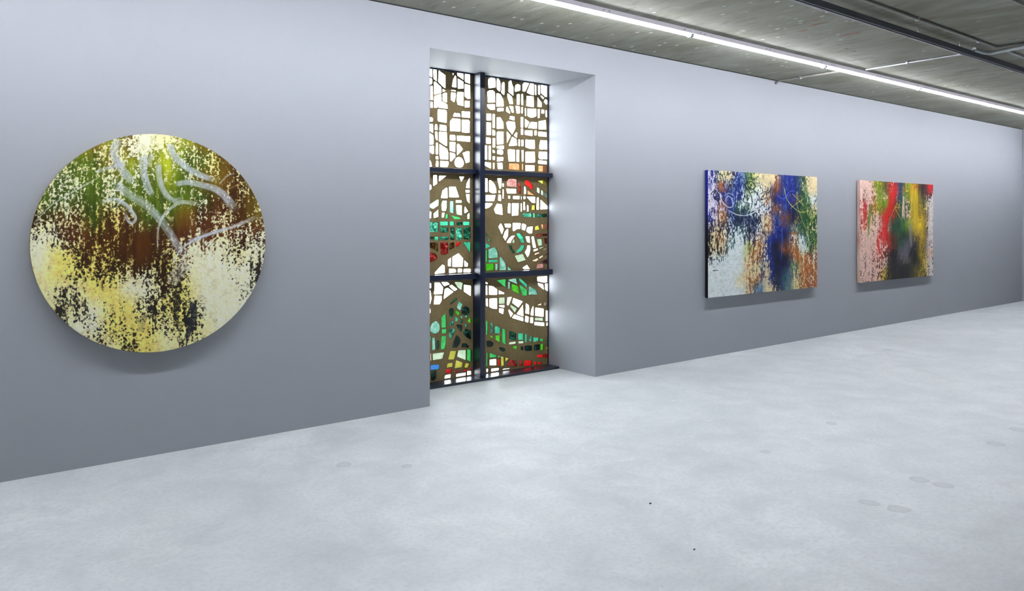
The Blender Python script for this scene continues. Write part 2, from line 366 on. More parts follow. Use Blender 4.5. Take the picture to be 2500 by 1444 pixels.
# ================================================================ stained glass window
PANES = {
'TL': """w 3752,2856 3756,2851 3782,2841 3785,2844 3783,2913 3779,2917 3755,2917 3751,2913
w 3797,2835 3800,2829 3829,2812 3833,2814 3833,2913 3829,2917 3798,2917 3794,2913
w 3848,2812 3851,2806 3912,2761 3919,2759 3927,2760 3930,2764 3930,2875 3927,2880 3857,2915 3854,2913
w 3755,2775 3759,2773 3779,2781 3783,2787 3784,2818 3782,2825 3778,2831 3772,2833 3756,2831 3752,2827
w 3761,2636 3764,2632 3788,2632 3792,2635 3787,2762 3783,2765 3767,2761 3764,2756
w 3763,2564 3767,2560 3787,2562 3791,2566 3789,2613 3785,2617 3767,2616 3763,2613
w 3804,2688 3808,2685 3880,2708 3883,2713 3883,2758 3880,2764 3821,2804 3814,2806 3804,2806 3800,2802
w 3801,2567 3805,2564 3835,2566 3840,2569 3842,2574 3845,2579 3884,2632 3886,2639 3884,2696 3880,2698 3808,2673 3805,2668
w 3897,2721 3900,2719 3929,2733 3929,2736 3901,2748 3897,2745
w 3898,2639 3902,2634 3942,2624 3945,2627 3947,2700 3946,2708 3941,2716 3935,2718 3900,2703 3896,2698
w 3849,2571 3851,2568 3952,2568 3955,2572 3950,2604 3946,2609 3898,2629 3891,2629 3884,2624 3879,2619
w 3843,2540 3841,2533 3841,2455 3843,2449 3846,2443 3851,2441 3920,2434 3928,2434 3941,2436 3944,2440 3945,2535 3943,2542 3938,2551 3933,2554 3853,2553 3848,2550
w 4009,2901 4009,2896 4013,2889 4016,2890 4021,2902 4021,2907 4014,2910 4011,2909
w 4016,2848 4013,2841 4002,2782 4005,2778 4050,2777 4053,2781 4051,2874 4049,2881 4041,2888 4036,2888
w 4062,2898 4066,2892 4131,2860 4135,2862 4135,2913 4131,2917 4062,2917 4059,2913
w 4150,2846 4154,2841 4207,2831 4211,2834 4211,2913 4207,2917 4152,2917 4148,2913
w 4069,2771 4072,2768 4131,2776 4135,2780 4135,2836 4131,2842 4070,2864 4067,2861
w 4146,2706 4149,2701 4174,2686 4181,2684 4209,2687 4213,2691 4211,2812 4207,2816 4150,2823 4146,2819
w 3993,2742 3996,2740 4043,2740 4046,2742 4045,2748 4041,2750 3996,2750 3993,2748
w 3988,2658 3992,2653 4026,2635 4030,2637 4046,2693 4047,2700 4045,2721 4041,2725 3996,2725 3992,2721
w 4059,2719 4058,2712 4056,2661 4056,2654 4064,2620 4068,2616 4131,2609 4135,2612 4135,2738 4131,2741 4070,2737 4065,2733
w 4146,2604 4150,2600 4202,2604 4206,2608 4208,2661 4205,2665 4150,2661 4146,2657
w 4014,2503 4016,2500 4096,2503 4099,2507 4096,2530 4091,2534 4031,2535 4026,2532
w 4113,2506 4116,2502 4207,2503 4211,2507 4211,2558 4207,2562 4116,2557 4113,2553
w 3982,2453 3980,2446 3980,2364 3983,2360 4096,2365 4099,2369 4099,2479 4096,2482 4014,2482 4007,2479
w 4113,2371 4114,2365 4118,2359 4123,2357 4200,2359 4204,2363 4208,2466 4205,2472 4194,2480 4187,2482 4116,2478 4113,2474
w 3759,2434 3763,2431 3787,2436 3791,2440 3793,2456 3790,2462 3783,2470 3777,2472 3759,2471 3756,2467
w 3749,2351 3753,2346 3789,2329 3793,2331 3793,2399 3792,2405 3788,2409 3783,2411 3754,2409 3750,2405
w 3749,2220 3753,2217 3793,2223 3797,2228 3799,2263 3799,2271 3795,2302 3792,2307 3751,2329 3747,2327
w 3749,2158 3752,2152 3779,2135 3786,2134 3800,2138 3803,2143 3801,2208 3798,2211 3754,2204 3750,2200
w 3750,2017 3754,2013 3777,2017 3780,2021 3773,2053 3770,2059 3752,2084 3749,2083
w 3810,2362 3813,2358 3839,2360 3843,2364 3839,2408 3835,2412 3820,2412 3815,2408
w 3862,2360 3866,2356 3937,2355 3941,2359 3943,2395 3941,2401 3935,2406 3929,2409 3868,2412 3864,2408
w 3816,2293 3817,2286 3825,2269 3830,2265 3840,2263 3844,2266 3840,2340 3836,2343 3818,2343 3814,2339
w 3858,2258 3861,2253 3925,2220 3932,2218 3944,2217 3947,2221 3945,2341 3941,2345 3862,2344 3858,2340
w 3820,2137 3824,2133 3843,2133 3847,2137 3847,2234 3843,2239 3828,2241 3824,2238
w 3862,2132 3863,2125 3870,2092 3874,2089 3956,2090 3960,2093 3962,2148 3961,2155 3949,2187 3944,2192 3864,2230 3860,2228
w 3821,2090 3825,2086 3847,2086 3851,2089 3849,2112 3844,2116 3825,2115 3821,2111
w 3821,2034 3822,2027 3825,2019 3830,2017 3848,2019 3852,2023 3850,2070 3846,2073 3829,2073 3825,2069
w 3871,2022 3874,2018 3950,2021 3955,2025 3965,2047 3966,2055 3963,2070 3959,2074 3873,2073 3869,2070
w 3977,2277 3981,2273 4039,2275 4042,2279 4042,2312 4041,2318 4036,2323 4030,2325 3981,2322 3977,2318
w 4058,2277 4062,2274 4207,2273 4211,2277 4213,2321 4209,2325 4059,2322 4056,2318
w 3975,2179 3979,2175 4037,2164 4040,2167 4042,2255 4039,2258 3979,2256 3975,2252
w 4059,2236 4057,2229 4057,2142 4058,2138 4061,2136 4065,2138 4125,2193 4126,2198 4087,2241 4080,2244 4071,2246 4065,2243
w 3980,2081 3982,2076 3990,2073 3995,2075 4040,2117 4042,2123 4039,2145 4034,2149 3981,2159 3978,2156
w 4041,2097 4037,2090 4032,2072 4031,2065 4035,2043 4039,2037 4051,2027 4057,2024 4085,2021 4092,2021 4116,2028 4122,2032 4137,2052 4139,2059 4135,2080 4132,2087 4117,2108 4111,2112 4088,2119 4080,2119 4057,2114 4051,2110
w 4160,2069 4165,2067 4202,2079 4206,2084 4204,2176 4200,2180 4181,2181 4174,2180 4158,2173 4151,2170 4127,2162 4125,2157
w 3434,2829 3437,2826 3467,2827 3473,2831 3520,2914 3518,2917 3465,2917 3458,2915 3437,2901 3434,2895
w 3489,2822 3491,2818 3542,2804 3549,2803 3582,2803 3586,2807 3583,2913 3580,2917 3540,2917 3534,2914
w 3598,2810 3602,2807 3614,2807 3618,2810 3616,2901 3612,2906 3599,2912 3595,2910
w 3639,2820 3643,2816 3662,2814 3666,2817 3667,2910 3663,2913 3640,2905 3637,2900
w 3673,2802 3675,2797 3705,2772 3710,2773 3722,2785 3721,2790 3680,2809 3675,2808
w 3358,2688 3362,2685 3393,2686 3397,2690 3399,2788 3396,2792 3387,2793 3380,2792 3361,2785 3358,2780
w 3417,2692 3421,2688 3438,2684 3442,2687 3441,2794 3437,2797 3419,2795 3415,2791
w 3483,2685 3486,2681 3580,2679 3583,2682 3581,2784 3577,2788 3491,2785 3487,2782
w 3631,2691 3635,2688 3685,2689 3688,2693 3688,2729 3686,2736 3634,2785 3631,2784
w 3355,2599 3359,2596 3395,2599 3399,2603 3399,2664 3395,2669 3369,2672 3361,2671 3346,2669 3343,2664
w 3415,2605 3419,2601 3435,2602 3438,2605 3440,2661 3437,2664 3421,2663 3417,2659
w 3464,2586 3468,2581 3478,2579 3481,2582 3481,2653 3478,2657 3465,2657 3462,2653
w 3495,2589 3498,2583 3528,2571 3535,2570 3565,2571 3573,2573 3613,2589 3617,2594 3617,2660 3613,2663 3501,2657 3497,2653
w 3636,2574 3640,2571 3658,2576 3662,2581 3664,2661 3661,2664 3638,2662 3634,2658
w 3684,2627 3687,2623 3721,2626 3725,2630 3725,2661 3721,2665 3687,2663 3684,2659
w 3409,2461 3412,2457 3438,2458 3442,2462 3444,2561 3441,2564 3412,2562 3409,2558
w 3464,2469 3468,2465 3488,2465 3494,2468 3523,2518 3521,2523 3467,2549 3464,2546
w 3505,2462 3507,2459 3621,2460 3625,2464 3626,2525 3622,2528 3543,2523 3537,2519
w 3378,2275 3382,2270 3397,2266 3400,2269 3402,2330 3399,2334 3382,2333 3378,2329
w 3417,2273 3420,2270 3443,2271 3447,2275 3448,2331 3445,2335 3420,2333 3417,2329
w 3412,2388 3416,2385 3438,2386 3442,2391 3443,2443 3440,2447 3416,2447 3412,2443
w 3462,2392 3466,2388 3561,2382 3565,2386 3565,2435 3561,2439 3466,2432 3462,2428
w 3589,2395 3593,2391 3616,2392 3620,2395 3622,2437 3618,2441 3593,2438 3589,2433
w 3470,2267 3473,2262 3531,2249 3538,2249 3593,2252 3597,2256 3597,2337 3593,2341 3476,2339 3472,2335
w 3352,2114 3356,2110 3387,2111 3391,2115 3393,2226 3389,2229 3356,2227 3352,2223
w 3424,2119 3428,2115 3442,2114 3446,2118 3448,2225 3445,2229 3423,2227 3419,2223
w 3472,2110 3476,2106 3596,2114 3599,2118 3597,2218 3593,2222 3476,2215 3472,2211
o 3422,2033 3425,2029 3442,2028 3446,2032 3445,2088 3441,2092 3428,2090 3424,2086
c 3469,2022 3473,2018 3593,2023 3597,2027 3597,2080 3593,2084 3471,2080 3467,2076""",
'TR': """w 4425,2872 4425,2865 4430,2814 4434,2811 4517,2830 4520,2834 4517,2906 4513,2911 4495,2916 4487,2917 4464,2917 4457,2915 4432,2903 4428,2898
w 4532,2818 4536,2812 4562,2795 4568,2795 4574,2800 4577,2805 4578,2871 4577,2879 4569,2902 4564,2907 4551,2915 4544,2917 4536,2917 4532,2913
w 4592,2831 4591,2824 4587,2787 4590,2781 4620,2764 4624,2766 4629,2782 4630,2790 4630,2881 4627,2887 4621,2893 4615,2893 4597,2879 4594,2873
w 4681,2900 4679,2893 4676,2806 4679,2800 4736,2770 4740,2773 4743,2851 4741,2857 4733,2868 4729,2874 4716,2912 4711,2915 4694,2911 4688,2908
w 4758,2831 4759,2824 4761,2815 4766,2812 4825,2830 4829,2835 4831,2882 4827,2886 4798,2891 4791,2890 4768,2878 4764,2873
w 4859,2829 4862,2826 4892,2827 4898,2831 4945,2914 4943,2917 4890,2917 4883,2915 4862,2901 4859,2895
w 4914,2822 4916,2818 4967,2804 4974,2803 5007,2803 5011,2807 5008,2913 5005,2917 4965,2917 4959,2914
w 5023,2810 5027,2807 5039,2807 5043,2810 5041,2901 5037,2906 5024,2912 5020,2910
w 5064,2820 5068,2816 5087,2814 5091,2817 5092,2910 5088,2913 5065,2905 5062,2900
w 5103,2837 5106,2831 5156,2801 5163,2799 5182,2800 5186,2804 5186,2913 5182,2917 5105,2917 5101,2913
w 5098,2802 5100,2797 5130,2772 5135,2773 5147,2785 5146,2790 5105,2809 5100,2808
w 5143,2747 5145,2741 5173,2720 5179,2720 5186,2724 5188,2729 5188,2766 5185,2771 5168,2777 5161,2775 5148,2764 5144,2758
w 4421,2673 4425,2670 4508,2681 4512,2685 4508,2778 4505,2784 4486,2795 4478,2796 4447,2791 4440,2789 4418,2776 4415,2770
w 4417,2626 4421,2620 4449,2604 4456,2603 4507,2609 4511,2613 4511,2659 4507,2662 4416,2652 4412,2648
w 4526,2643 4530,2640 4610,2650 4615,2652 4619,2656 4620,2662 4614,2710 4612,2717 4581,2763 4575,2767 4547,2774 4540,2774 4529,2769 4526,2764
w 4538,2598 4543,2595 4615,2605 4618,2609 4618,2632 4615,2636 4538,2625 4535,2621
w 4663,2754 4664,2747 4689,2685 4694,2682 4734,2684 4737,2688 4727,2749 4723,2755 4684,2781 4677,2783 4665,2782 4661,2777
w 4783,2688 4787,2685 4818,2686 4822,2690 4824,2788 4821,2792 4812,2793 4805,2792 4786,2785 4783,2780
w 4842,2692 4846,2688 4863,2684 4867,2687 4866,2794 4862,2797 4844,2795 4840,2791
w 4908,2685 4911,2681 5005,2679 5008,2682 5006,2784 5002,2788 4916,2785 4912,2782
w 5056,2691 5060,2688 5110,2689 5113,2693 5113,2729 5111,2736 5059,2785 5056,2784
w 4646,2608 4649,2603 4686,2589 4693,2588 4700,2591 4701,2595 4669,2650 4664,2652 4655,2648 4651,2643
w 4720,2602 4725,2599 4743,2600 4746,2604 4740,2658 4736,2662 4688,2663 4686,2660
w 4780,2599 4784,2596 4820,2599 4824,2603 4824,2664 4820,2669 4794,2672 4786,2671 4771,2669 4768,2664
w 4840,2605 4844,2601 4860,2602 4863,2605 4865,2661 4862,2664 4846,2663 4842,2659
w 4889,2586 4893,2581 4903,2579 4906,2582 4906,2653 4903,2657 4890,2657 4887,2653
w 4920,2589 4923,2583 4953,2571 4960,2570 4990,2571 4998,2573 5038,2589 5042,2594 5042,2660 5038,2663 4926,2657 4922,2653
w 5061,2574 5065,2571 5083,2576 5087,2581 5089,2661 5086,2664 5063,2662 5059,2658
w 5109,2627 5112,2623 5146,2626 5150,2630 5150,2661 5146,2665 5112,2663 5109,2659
w 5163,2595 5166,2591 5182,2589 5186,2593 5186,2660 5182,2664 5166,2662 5163,2658
w 4407,2498 4410,2495 4463,2501 4467,2505 4463,2561 4459,2565 4408,2561 4405,2556
w 4478,2430 4482,2426 4505,2428 4509,2432 4508,2562 4505,2565 4482,2563 4478,2559
w 4690,2534 4693,2530 4752,2522 4756,2526 4756,2558 4752,2561 4701,2562 4696,2558
w 4532,2425 4536,2422 4613,2429 4617,2434 4614,2488 4612,2495 4581,2535 4575,2538 4535,2534 4531,2530
w 4663,2439 4666,2433 4724,2381 4729,2382 4766,2443 4768,2450 4763,2503 4758,2507 4686,2509 4679,2508 4652,2495 4649,2490
w 4834,2461 4837,2457 4863,2458 4867,2462 4869,2561 4866,2564 4837,2562 4834,2558
w 4889,2469 4893,2465 4913,2465 4919,2468 4948,2518 4946,2523 4892,2549 4889,2546
w 4930,2462 4932,2459 5046,2460 5050,2464 5051,2525 5047,2528 4968,2523 4962,2519
w 5071,2461 5075,2457 5173,2462 5176,2466 5170,2558 5167,2561 5073,2537 5069,2532
w 4406,2356 4410,2353 4458,2356 4462,2360 4462,2473 4458,2477 4408,2475 4404,2471
w 4402,2271 4406,2268 4455,2269 4459,2273 4459,2314 4457,2320 4453,2326 4447,2328 4406,2327 4402,2323
w 4384,2116 4388,2112 4412,2112 4416,2116 4416,2247 4412,2250 4388,2249 4384,2245
w 4430,2116 4434,2112 4457,2112 4461,2116 4461,2246 4457,2249 4434,2248 4430,2244
w 4387,2055 4391,2050 4458,2027 4462,2030 4462,2080 4458,2083 4390,2087 4386,2083
w 4477,2356 4480,2353 4509,2355 4513,2359 4513,2397 4510,2402 4480,2410 4477,2407
w 4479,2238 4483,2234 4508,2236 4512,2240 4513,2323 4509,2327 4483,2327 4479,2323
w 4479,2189 4483,2185 4506,2181 4510,2184 4510,2199 4506,2204 4486,2212 4482,2210
w 4481,2117 4485,2113 4506,2113 4510,2117 4510,2143 4507,2147 4485,2147 4481,2143
c 4481,2026 4485,2023 4503,2022 4507,2026 4509,2083 4505,2086 4485,2085 4481,2081
w 4533,2270 4537,2267 4611,2277 4615,2282 4615,2395 4611,2399 4550,2396 4543,2394 4534,2389 4531,2384
w 4533,2231 4537,2228 4617,2225 4620,2229 4620,2258 4617,2262 4535,2251 4531,2246
w 4535,2180 4538,2176 4590,2169 4597,2171 4607,2176 4611,2182 4612,2196 4611,2203 4607,2212 4602,2216 4559,2218 4552,2217 4538,2211 4535,2206
w 4533,2102 4537,2099 4609,2111 4613,2115 4615,2141 4611,2145 4539,2144 4535,2140
w 4545,2028 4550,2024 4602,2028 4606,2032 4603,2085 4600,2089 4542,2085 4538,2081
w 4657,2296 4658,2293 4660,2293 4663,2296 4705,2362 4704,2368 4670,2398 4665,2401 4658,2402 4655,2398
w 4682,2265 4685,2262 4783,2273 4787,2277 4783,2331 4779,2336 4728,2356 4723,2353
w 4783,2350 4786,2352 4792,2399 4788,2403 4778,2404 4772,2402 4747,2373 4748,2368
w 4803,2275 4807,2270 4822,2266 4825,2269 4827,2330 4824,2334 4807,2333 4803,2329
w 4842,2273 4845,2270 4868,2271 4872,2275 4873,2331 4870,2335 4845,2333 4842,2329
w 4837,2388 4841,2385 4863,2386 4867,2391 4868,2443 4865,2447 4841,2447 4837,2443
w 4887,2392 4891,2388 4986,2382 4990,2386 4990,2435 4986,2439 4891,2432 4887,2428
w 5014,2395 5018,2391 5041,2392 5045,2395 5047,2437 5043,2441 5018,2438 5014,2433
w 5066,2391 5070,2387 5178,2384 5182,2388 5182,2430 5178,2434 5070,2433 5066,2429
w 4895,2267 4898,2262 4956,2249 4963,2249 5018,2252 5022,2256 5022,2337 5018,2341 4901,2339 4897,2335
w 5082,2294 5081,2287 5081,2255 5085,2252 5183,2254 5187,2258 5187,2346 5183,2350 5097,2344 5093,2340
w 4678,2111 4682,2107 4759,2111 4763,2115 4763,2216 4761,2222 4757,2227 4751,2229 4688,2227 4681,2226 4670,2223 4667,2218
w 4777,2114 4781,2110 4812,2111 4816,2115 4818,2226 4814,2229 4781,2227 4777,2223
w 4849,2119 4853,2115 4867,2114 4871,2118 4873,2225 4870,2229 4848,2227 4844,2223
w 4897,2110 4901,2106 5021,2114 5024,2118 5022,2218 5018,2222 4901,2215 4897,2211
w 5071,2169 5073,2162 5080,2154 5086,2151 5183,2152 5187,2156 5187,2227 5183,2231 5077,2225 5073,2221
w 5066,2106 5070,2103 5181,2099 5184,2102 5184,2132 5181,2135 5070,2137 5066,2133
o 4681,2034 4685,2030 4814,2026 4818,2030 4818,2077 4816,2083 4809,2089 4803,2091 4689,2088 4685,2084
o 4847,2033 4850,2029 4867,2028 4871,2032 4870,2088 4866,2092 4853,2090 4849,2086
c 4894,2022 4898,2018 5018,2023 5022,2027 5022,2080 5018,2084 4896,2080 4892,2076
o 5066,2029 5070,2025 5181,2020 5184,2024 5182,2080 5178,2083 5072,2081 5068,2077""",
'ML': """w 3795,1841 3798,1839 3834,1858 3837,1864 3835,1934 3831,1938 3799,1937 3795,1933
w 3858,1884 3861,1882 3936,1934 3935,1936 3862,1934 3858,1930
w 3749,1796 3752,1794 3773,1810 3776,1816 3774,1840 3771,1845 3754,1851 3750,1848
w 4107,1888 4110,1887 4141,1932 4140,1935 4088,1935 4086,1931
w 4170,1873 4168,1866 4163,1831 4166,1828 4202,1828 4206,1832 4206,1926 4204,1926
w 4157,1788 4162,1784 4202,1785 4206,1789 4206,1805 4202,1809 4159,1808 4156,1804
w 4174,1712 4177,1706 4201,1681 4204,1682 4206,1765 4202,1769 4166,1768 4163,1764
w 3879,1732 3882,1728 3950,1727 3954,1731 3952,1813 3950,1819 3945,1826 3940,1826 3898,1798 3894,1792
w 3970,1741 3974,1737 4079,1739 4082,1742 4046,1833 4041,1836 3971,1834 3968,1830
a 3751,1643 3755,1638 3791,1624 3798,1625 3850,1655 3854,1661 3858,1705 3854,1710 3841,1713 3834,1712 3755,1665 3751,1659
w 3752,1539 3756,1536 3768,1540 3772,1545 3774,1592 3771,1597 3755,1602 3752,1600
a 3797,1540 3801,1538 3850,1550 3854,1555 3852,1620 3849,1621 3798,1584 3795,1578
a 3883,1672 3882,1664 3887,1610 3891,1606 3931,1605 3936,1609 3946,1637 3947,1644 3947,1701 3944,1704 3898,1704 3893,1700
c 3884,1549 3887,1545 3909,1543 3914,1547 3923,1587 3920,1591 3894,1592 3889,1589
g 3926,1542 3928,1538 3951,1537 3955,1541 3955,1577 3951,1580 3941,1579 3936,1576
j 3978,1598 3982,1594 4017,1585 4021,1588 4019,1696 4015,1700 3982,1698 3978,1695
a 4043,1688 4047,1684 4113,1686 4117,1690 4115,1707 4111,1711 4047,1711 4043,1707
a 4048,1620 4048,1612 4054,1578 4058,1574 4116,1566 4119,1569 4119,1659 4115,1663 4052,1664 4048,1660
g 4027,1533 4033,1531 4093,1531 4098,1534 4099,1540 4096,1544 3992,1565 3991,1564
w 4143,1610 4143,1602 4147,1588 4151,1586 4184,1603 4185,1608 4153,1651 4150,1650
a 4179,1576 4176,1569 4176,1535 4179,1531 4202,1530 4206,1534 4208,1577 4206,1583 4200,1590 4195,1590
u 3754,1414 3758,1411 3844,1411 3847,1415 3847,1485 3845,1492 3837,1500 3831,1503 3757,1501 3753,1497
t 3869,1476 3873,1472 3954,1472 3958,1475 3958,1504 3954,1507 3871,1506 3868,1502
t 3977,1474 3981,1470 4019,1470 4023,1474 4023,1503 4019,1507 3981,1507 3977,1503
d 4054,1476 4058,1472 4106,1472 4110,1475 4112,1499 4109,1503 4057,1502 4054,1498
t 4130,1475 4134,1472 4200,1471 4204,1475 4205,1501 4202,1505 4130,1505 4127,1502
d 3870,1410 3873,1406 3952,1406 3956,1410 3956,1452 3952,1455 3873,1458 3870,1454
d 3982,1341 3986,1336 4022,1334 4025,1338 4025,1445 4022,1449 3988,1453 3984,1449
u 4045,1341 4049,1337 4112,1335 4116,1338 4116,1443 4112,1447 4049,1449 4045,1445
d 4133,1343 4137,1339 4206,1337 4209,1341 4212,1448 4208,1452 4136,1454 4132,1451
d 3755,1350 3759,1346 3794,1344 3798,1347 3798,1362 3794,1366 3759,1367 3755,1363
t 3809,1339 3812,1335 3847,1332 3850,1335 3849,1360 3845,1364 3815,1365 3811,1361
u 3867,1341 3871,1337 3957,1337 3960,1341 3960,1363 3957,1366 3871,1366 3867,1362
n 3755,1273 3758,1268 3802,1251 3809,1247 3838,1228 3842,1230 3842,1290 3840,1298 3834,1307 3829,1311 3759,1312 3755,1308
R 3874,1206 3878,1201 3904,1195 3911,1195 3950,1207 3954,1212 3956,1288 3954,1296 3950,1307 3945,1311 3873,1314 3870,1310
n 3973,1246 3976,1243 4019,1260 4023,1265 4023,1309 4019,1312 3979,1303 3975,1299
r 4048,1271 4051,1268 4061,1270 4068,1274 4091,1298 4094,1303 4095,1308 4092,1310 4053,1307 4049,1303
t 4209,1211 4212,1212 4214,1304 4210,1308 4135,1309 4134,1306
R 3755,1137 3759,1134 3800,1142 3806,1145 3832,1162 3834,1168 3833,1184 3830,1190 3810,1211 3804,1214 3758,1218 3754,1214
w 3814,1038 3811,1032 3811,1023 3815,1019 3920,1027 3923,1031 3921,1090 3918,1095 3897,1105 3891,1104
w 3957,1092 3960,1088 3986,1085 3990,1089 3992,1165 3989,1167 3960,1150 3957,1144
w 4005,1084 4009,1080 4119,1076 4124,1080 4130,1151 4128,1158 4080,1204 4073,1205 4009,1175 4005,1170
w 4142,1083 4146,1079 4177,1074 4181,1077 4187,1100 4185,1106 4147,1136 4144,1134
w 3968,1024 3972,1020 4045,1026 4049,1030 4049,1044 4046,1050 4035,1058 4029,1060 3972,1063 3968,1059
w 4067,1054 4066,1048 4066,1027 4070,1023 4113,1023 4117,1027 4119,1041 4118,1048 4114,1056 4109,1059 4076,1060 4071,1059
w 4133,1024 4136,1021 4214,1021 4218,1025 4218,1049 4214,1053 4138,1054 4134,1050
R 3378,1825 3379,1818 3386,1788 3390,1785 3404,1788 3408,1792 3410,1870 3408,1877 3395,1895 3389,1898 3379,1897 3376,1892
w 3452,1790 3455,1786 3471,1785 3476,1789 3480,1810 3480,1817 3474,1854 3469,1859 3460,1861 3456,1858
r 3462,1890 3466,1884 3508,1861 3514,1857 3539,1839 3546,1837 3563,1837 3567,1841 3567,1868 3564,1874 3532,1909 3526,1913 3497,1926 3489,1926 3464,1919 3461,1914
o 3498,1787 3502,1783 3584,1776 3585,1778 3502,1825 3498,1823
a 3621,1815 3624,1810 3657,1794 3660,1796 3662,1841 3659,1847 3629,1859 3625,1856
a 3411,1731 3415,1727 3423,1727 3426,1731 3426,1760 3423,1763 3413,1763 3410,1759
w 3445,1738 3449,1735 3468,1736 3472,1740 3474,1757 3471,1761 3449,1761 3445,1757
w 3492,1753 3495,1749 3558,1700 3564,1698 3599,1698 3603,1702 3601,1754 3597,1758 3496,1758 3492,1756
w 3623,1743 3621,1736 3618,1633 3622,1629 3647,1629 3651,1633 3651,1747 3647,1752 3638,1756 3632,1754
w 3409,1612 3413,1608 3422,1608 3425,1612 3425,1687 3422,1691 3413,1690 3409,1685
w 3445,1626 3449,1623 3466,1625 3470,1629 3464,1700 3459,1704 3447,1705 3443,1701
w 3490,1614 3493,1610 3509,1609 3513,1613 3514,1648 3513,1655 3508,1670 3504,1674 3497,1674 3494,1671
y 3551,1630 3554,1626 3592,1625 3596,1629 3596,1669 3592,1673 3559,1672 3554,1668
u 3432,1565 3435,1559 3445,1553 3452,1552 3547,1552 3551,1556 3551,1585 3547,1589 3457,1593 3449,1592 3435,1589 3432,1584
t 3573,1550 3577,1547 3592,1547 3596,1550 3596,1589 3592,1592 3574,1592 3571,1588
w 3421,1431 3424,1427 3463,1416 3467,1418 3483,1464 3480,1470 3458,1481 3451,1483 3430,1483 3425,1479
w 3482,1411 3484,1406 3517,1387 3524,1385 3556,1386 3560,1390 3569,1451 3566,1455 3500,1448 3495,1444
y 3598,1421 3601,1418 3656,1424 3658,1428 3644,1461 3639,1464 3601,1454 3598,1449
t 3355,1377 3358,1371 3398,1326 3402,1320 3412,1297 3417,1293 3446,1292 3452,1293 3459,1297 3460,1303 3441,1346 3437,1352 3398,1386 3391,1388 3359,1387 3355,1384
t 3392,1238 3387,1233 3355,1214 3352,1209 3354,1190 3358,1187 3411,1203 3418,1206 3446,1231 3450,1237 3455,1263 3452,1266 3415,1267 3409,1264
w 3490,1303 3495,1298 3528,1289 3531,1292 3525,1350 3520,1354 3477,1354 3474,1351
w 3491,1232 3488,1226 3466,1197 3465,1191 3498,1144 3502,1144 3520,1167 3524,1174 3536,1224 3536,1231 3533,1258 3529,1262 3500,1263 3495,1260
w 3554,1317 3555,1309 3571,1241 3576,1237 3607,1238 3611,1241 3611,1247 3610,1253 3582,1349 3577,1353 3555,1350 3552,1346
a 3640,1261 3645,1257 3687,1258 3691,1262 3693,1287 3692,1295 3684,1320 3679,1324 3627,1323 3624,1319
a 3654,1226 3658,1224 3711,1237 3715,1240 3717,1244 3714,1245 3655,1235 3652,1232
w 3579,1202 3583,1199 3635,1213 3638,1217 3634,1225 3629,1228 3581,1219 3578,1214
c 3594,1164 3599,1161 3664,1180 3664,1182 3646,1188 3639,1188 3596,1179 3593,1174
R 3617,1356 3622,1353 3669,1359 3672,1363 3668,1378 3664,1381 3617,1371 3614,1367
c 3603,1096 3610,1096 3643,1111 3644,1115 3634,1127 3628,1129 3562,1105 3562,1103
c 3657,1124 3663,1122 3708,1143 3710,1147 3706,1154 3700,1156 3653,1139 3651,1134
p 3616,1026 3618,1022 3716,1029 3720,1033 3720,1064 3716,1068 3632,1067 3627,1063
w 3450,1025 3457,1022 3525,1021 3527,1024 3495,1063 3489,1064 3434,1039 3434,1035""",
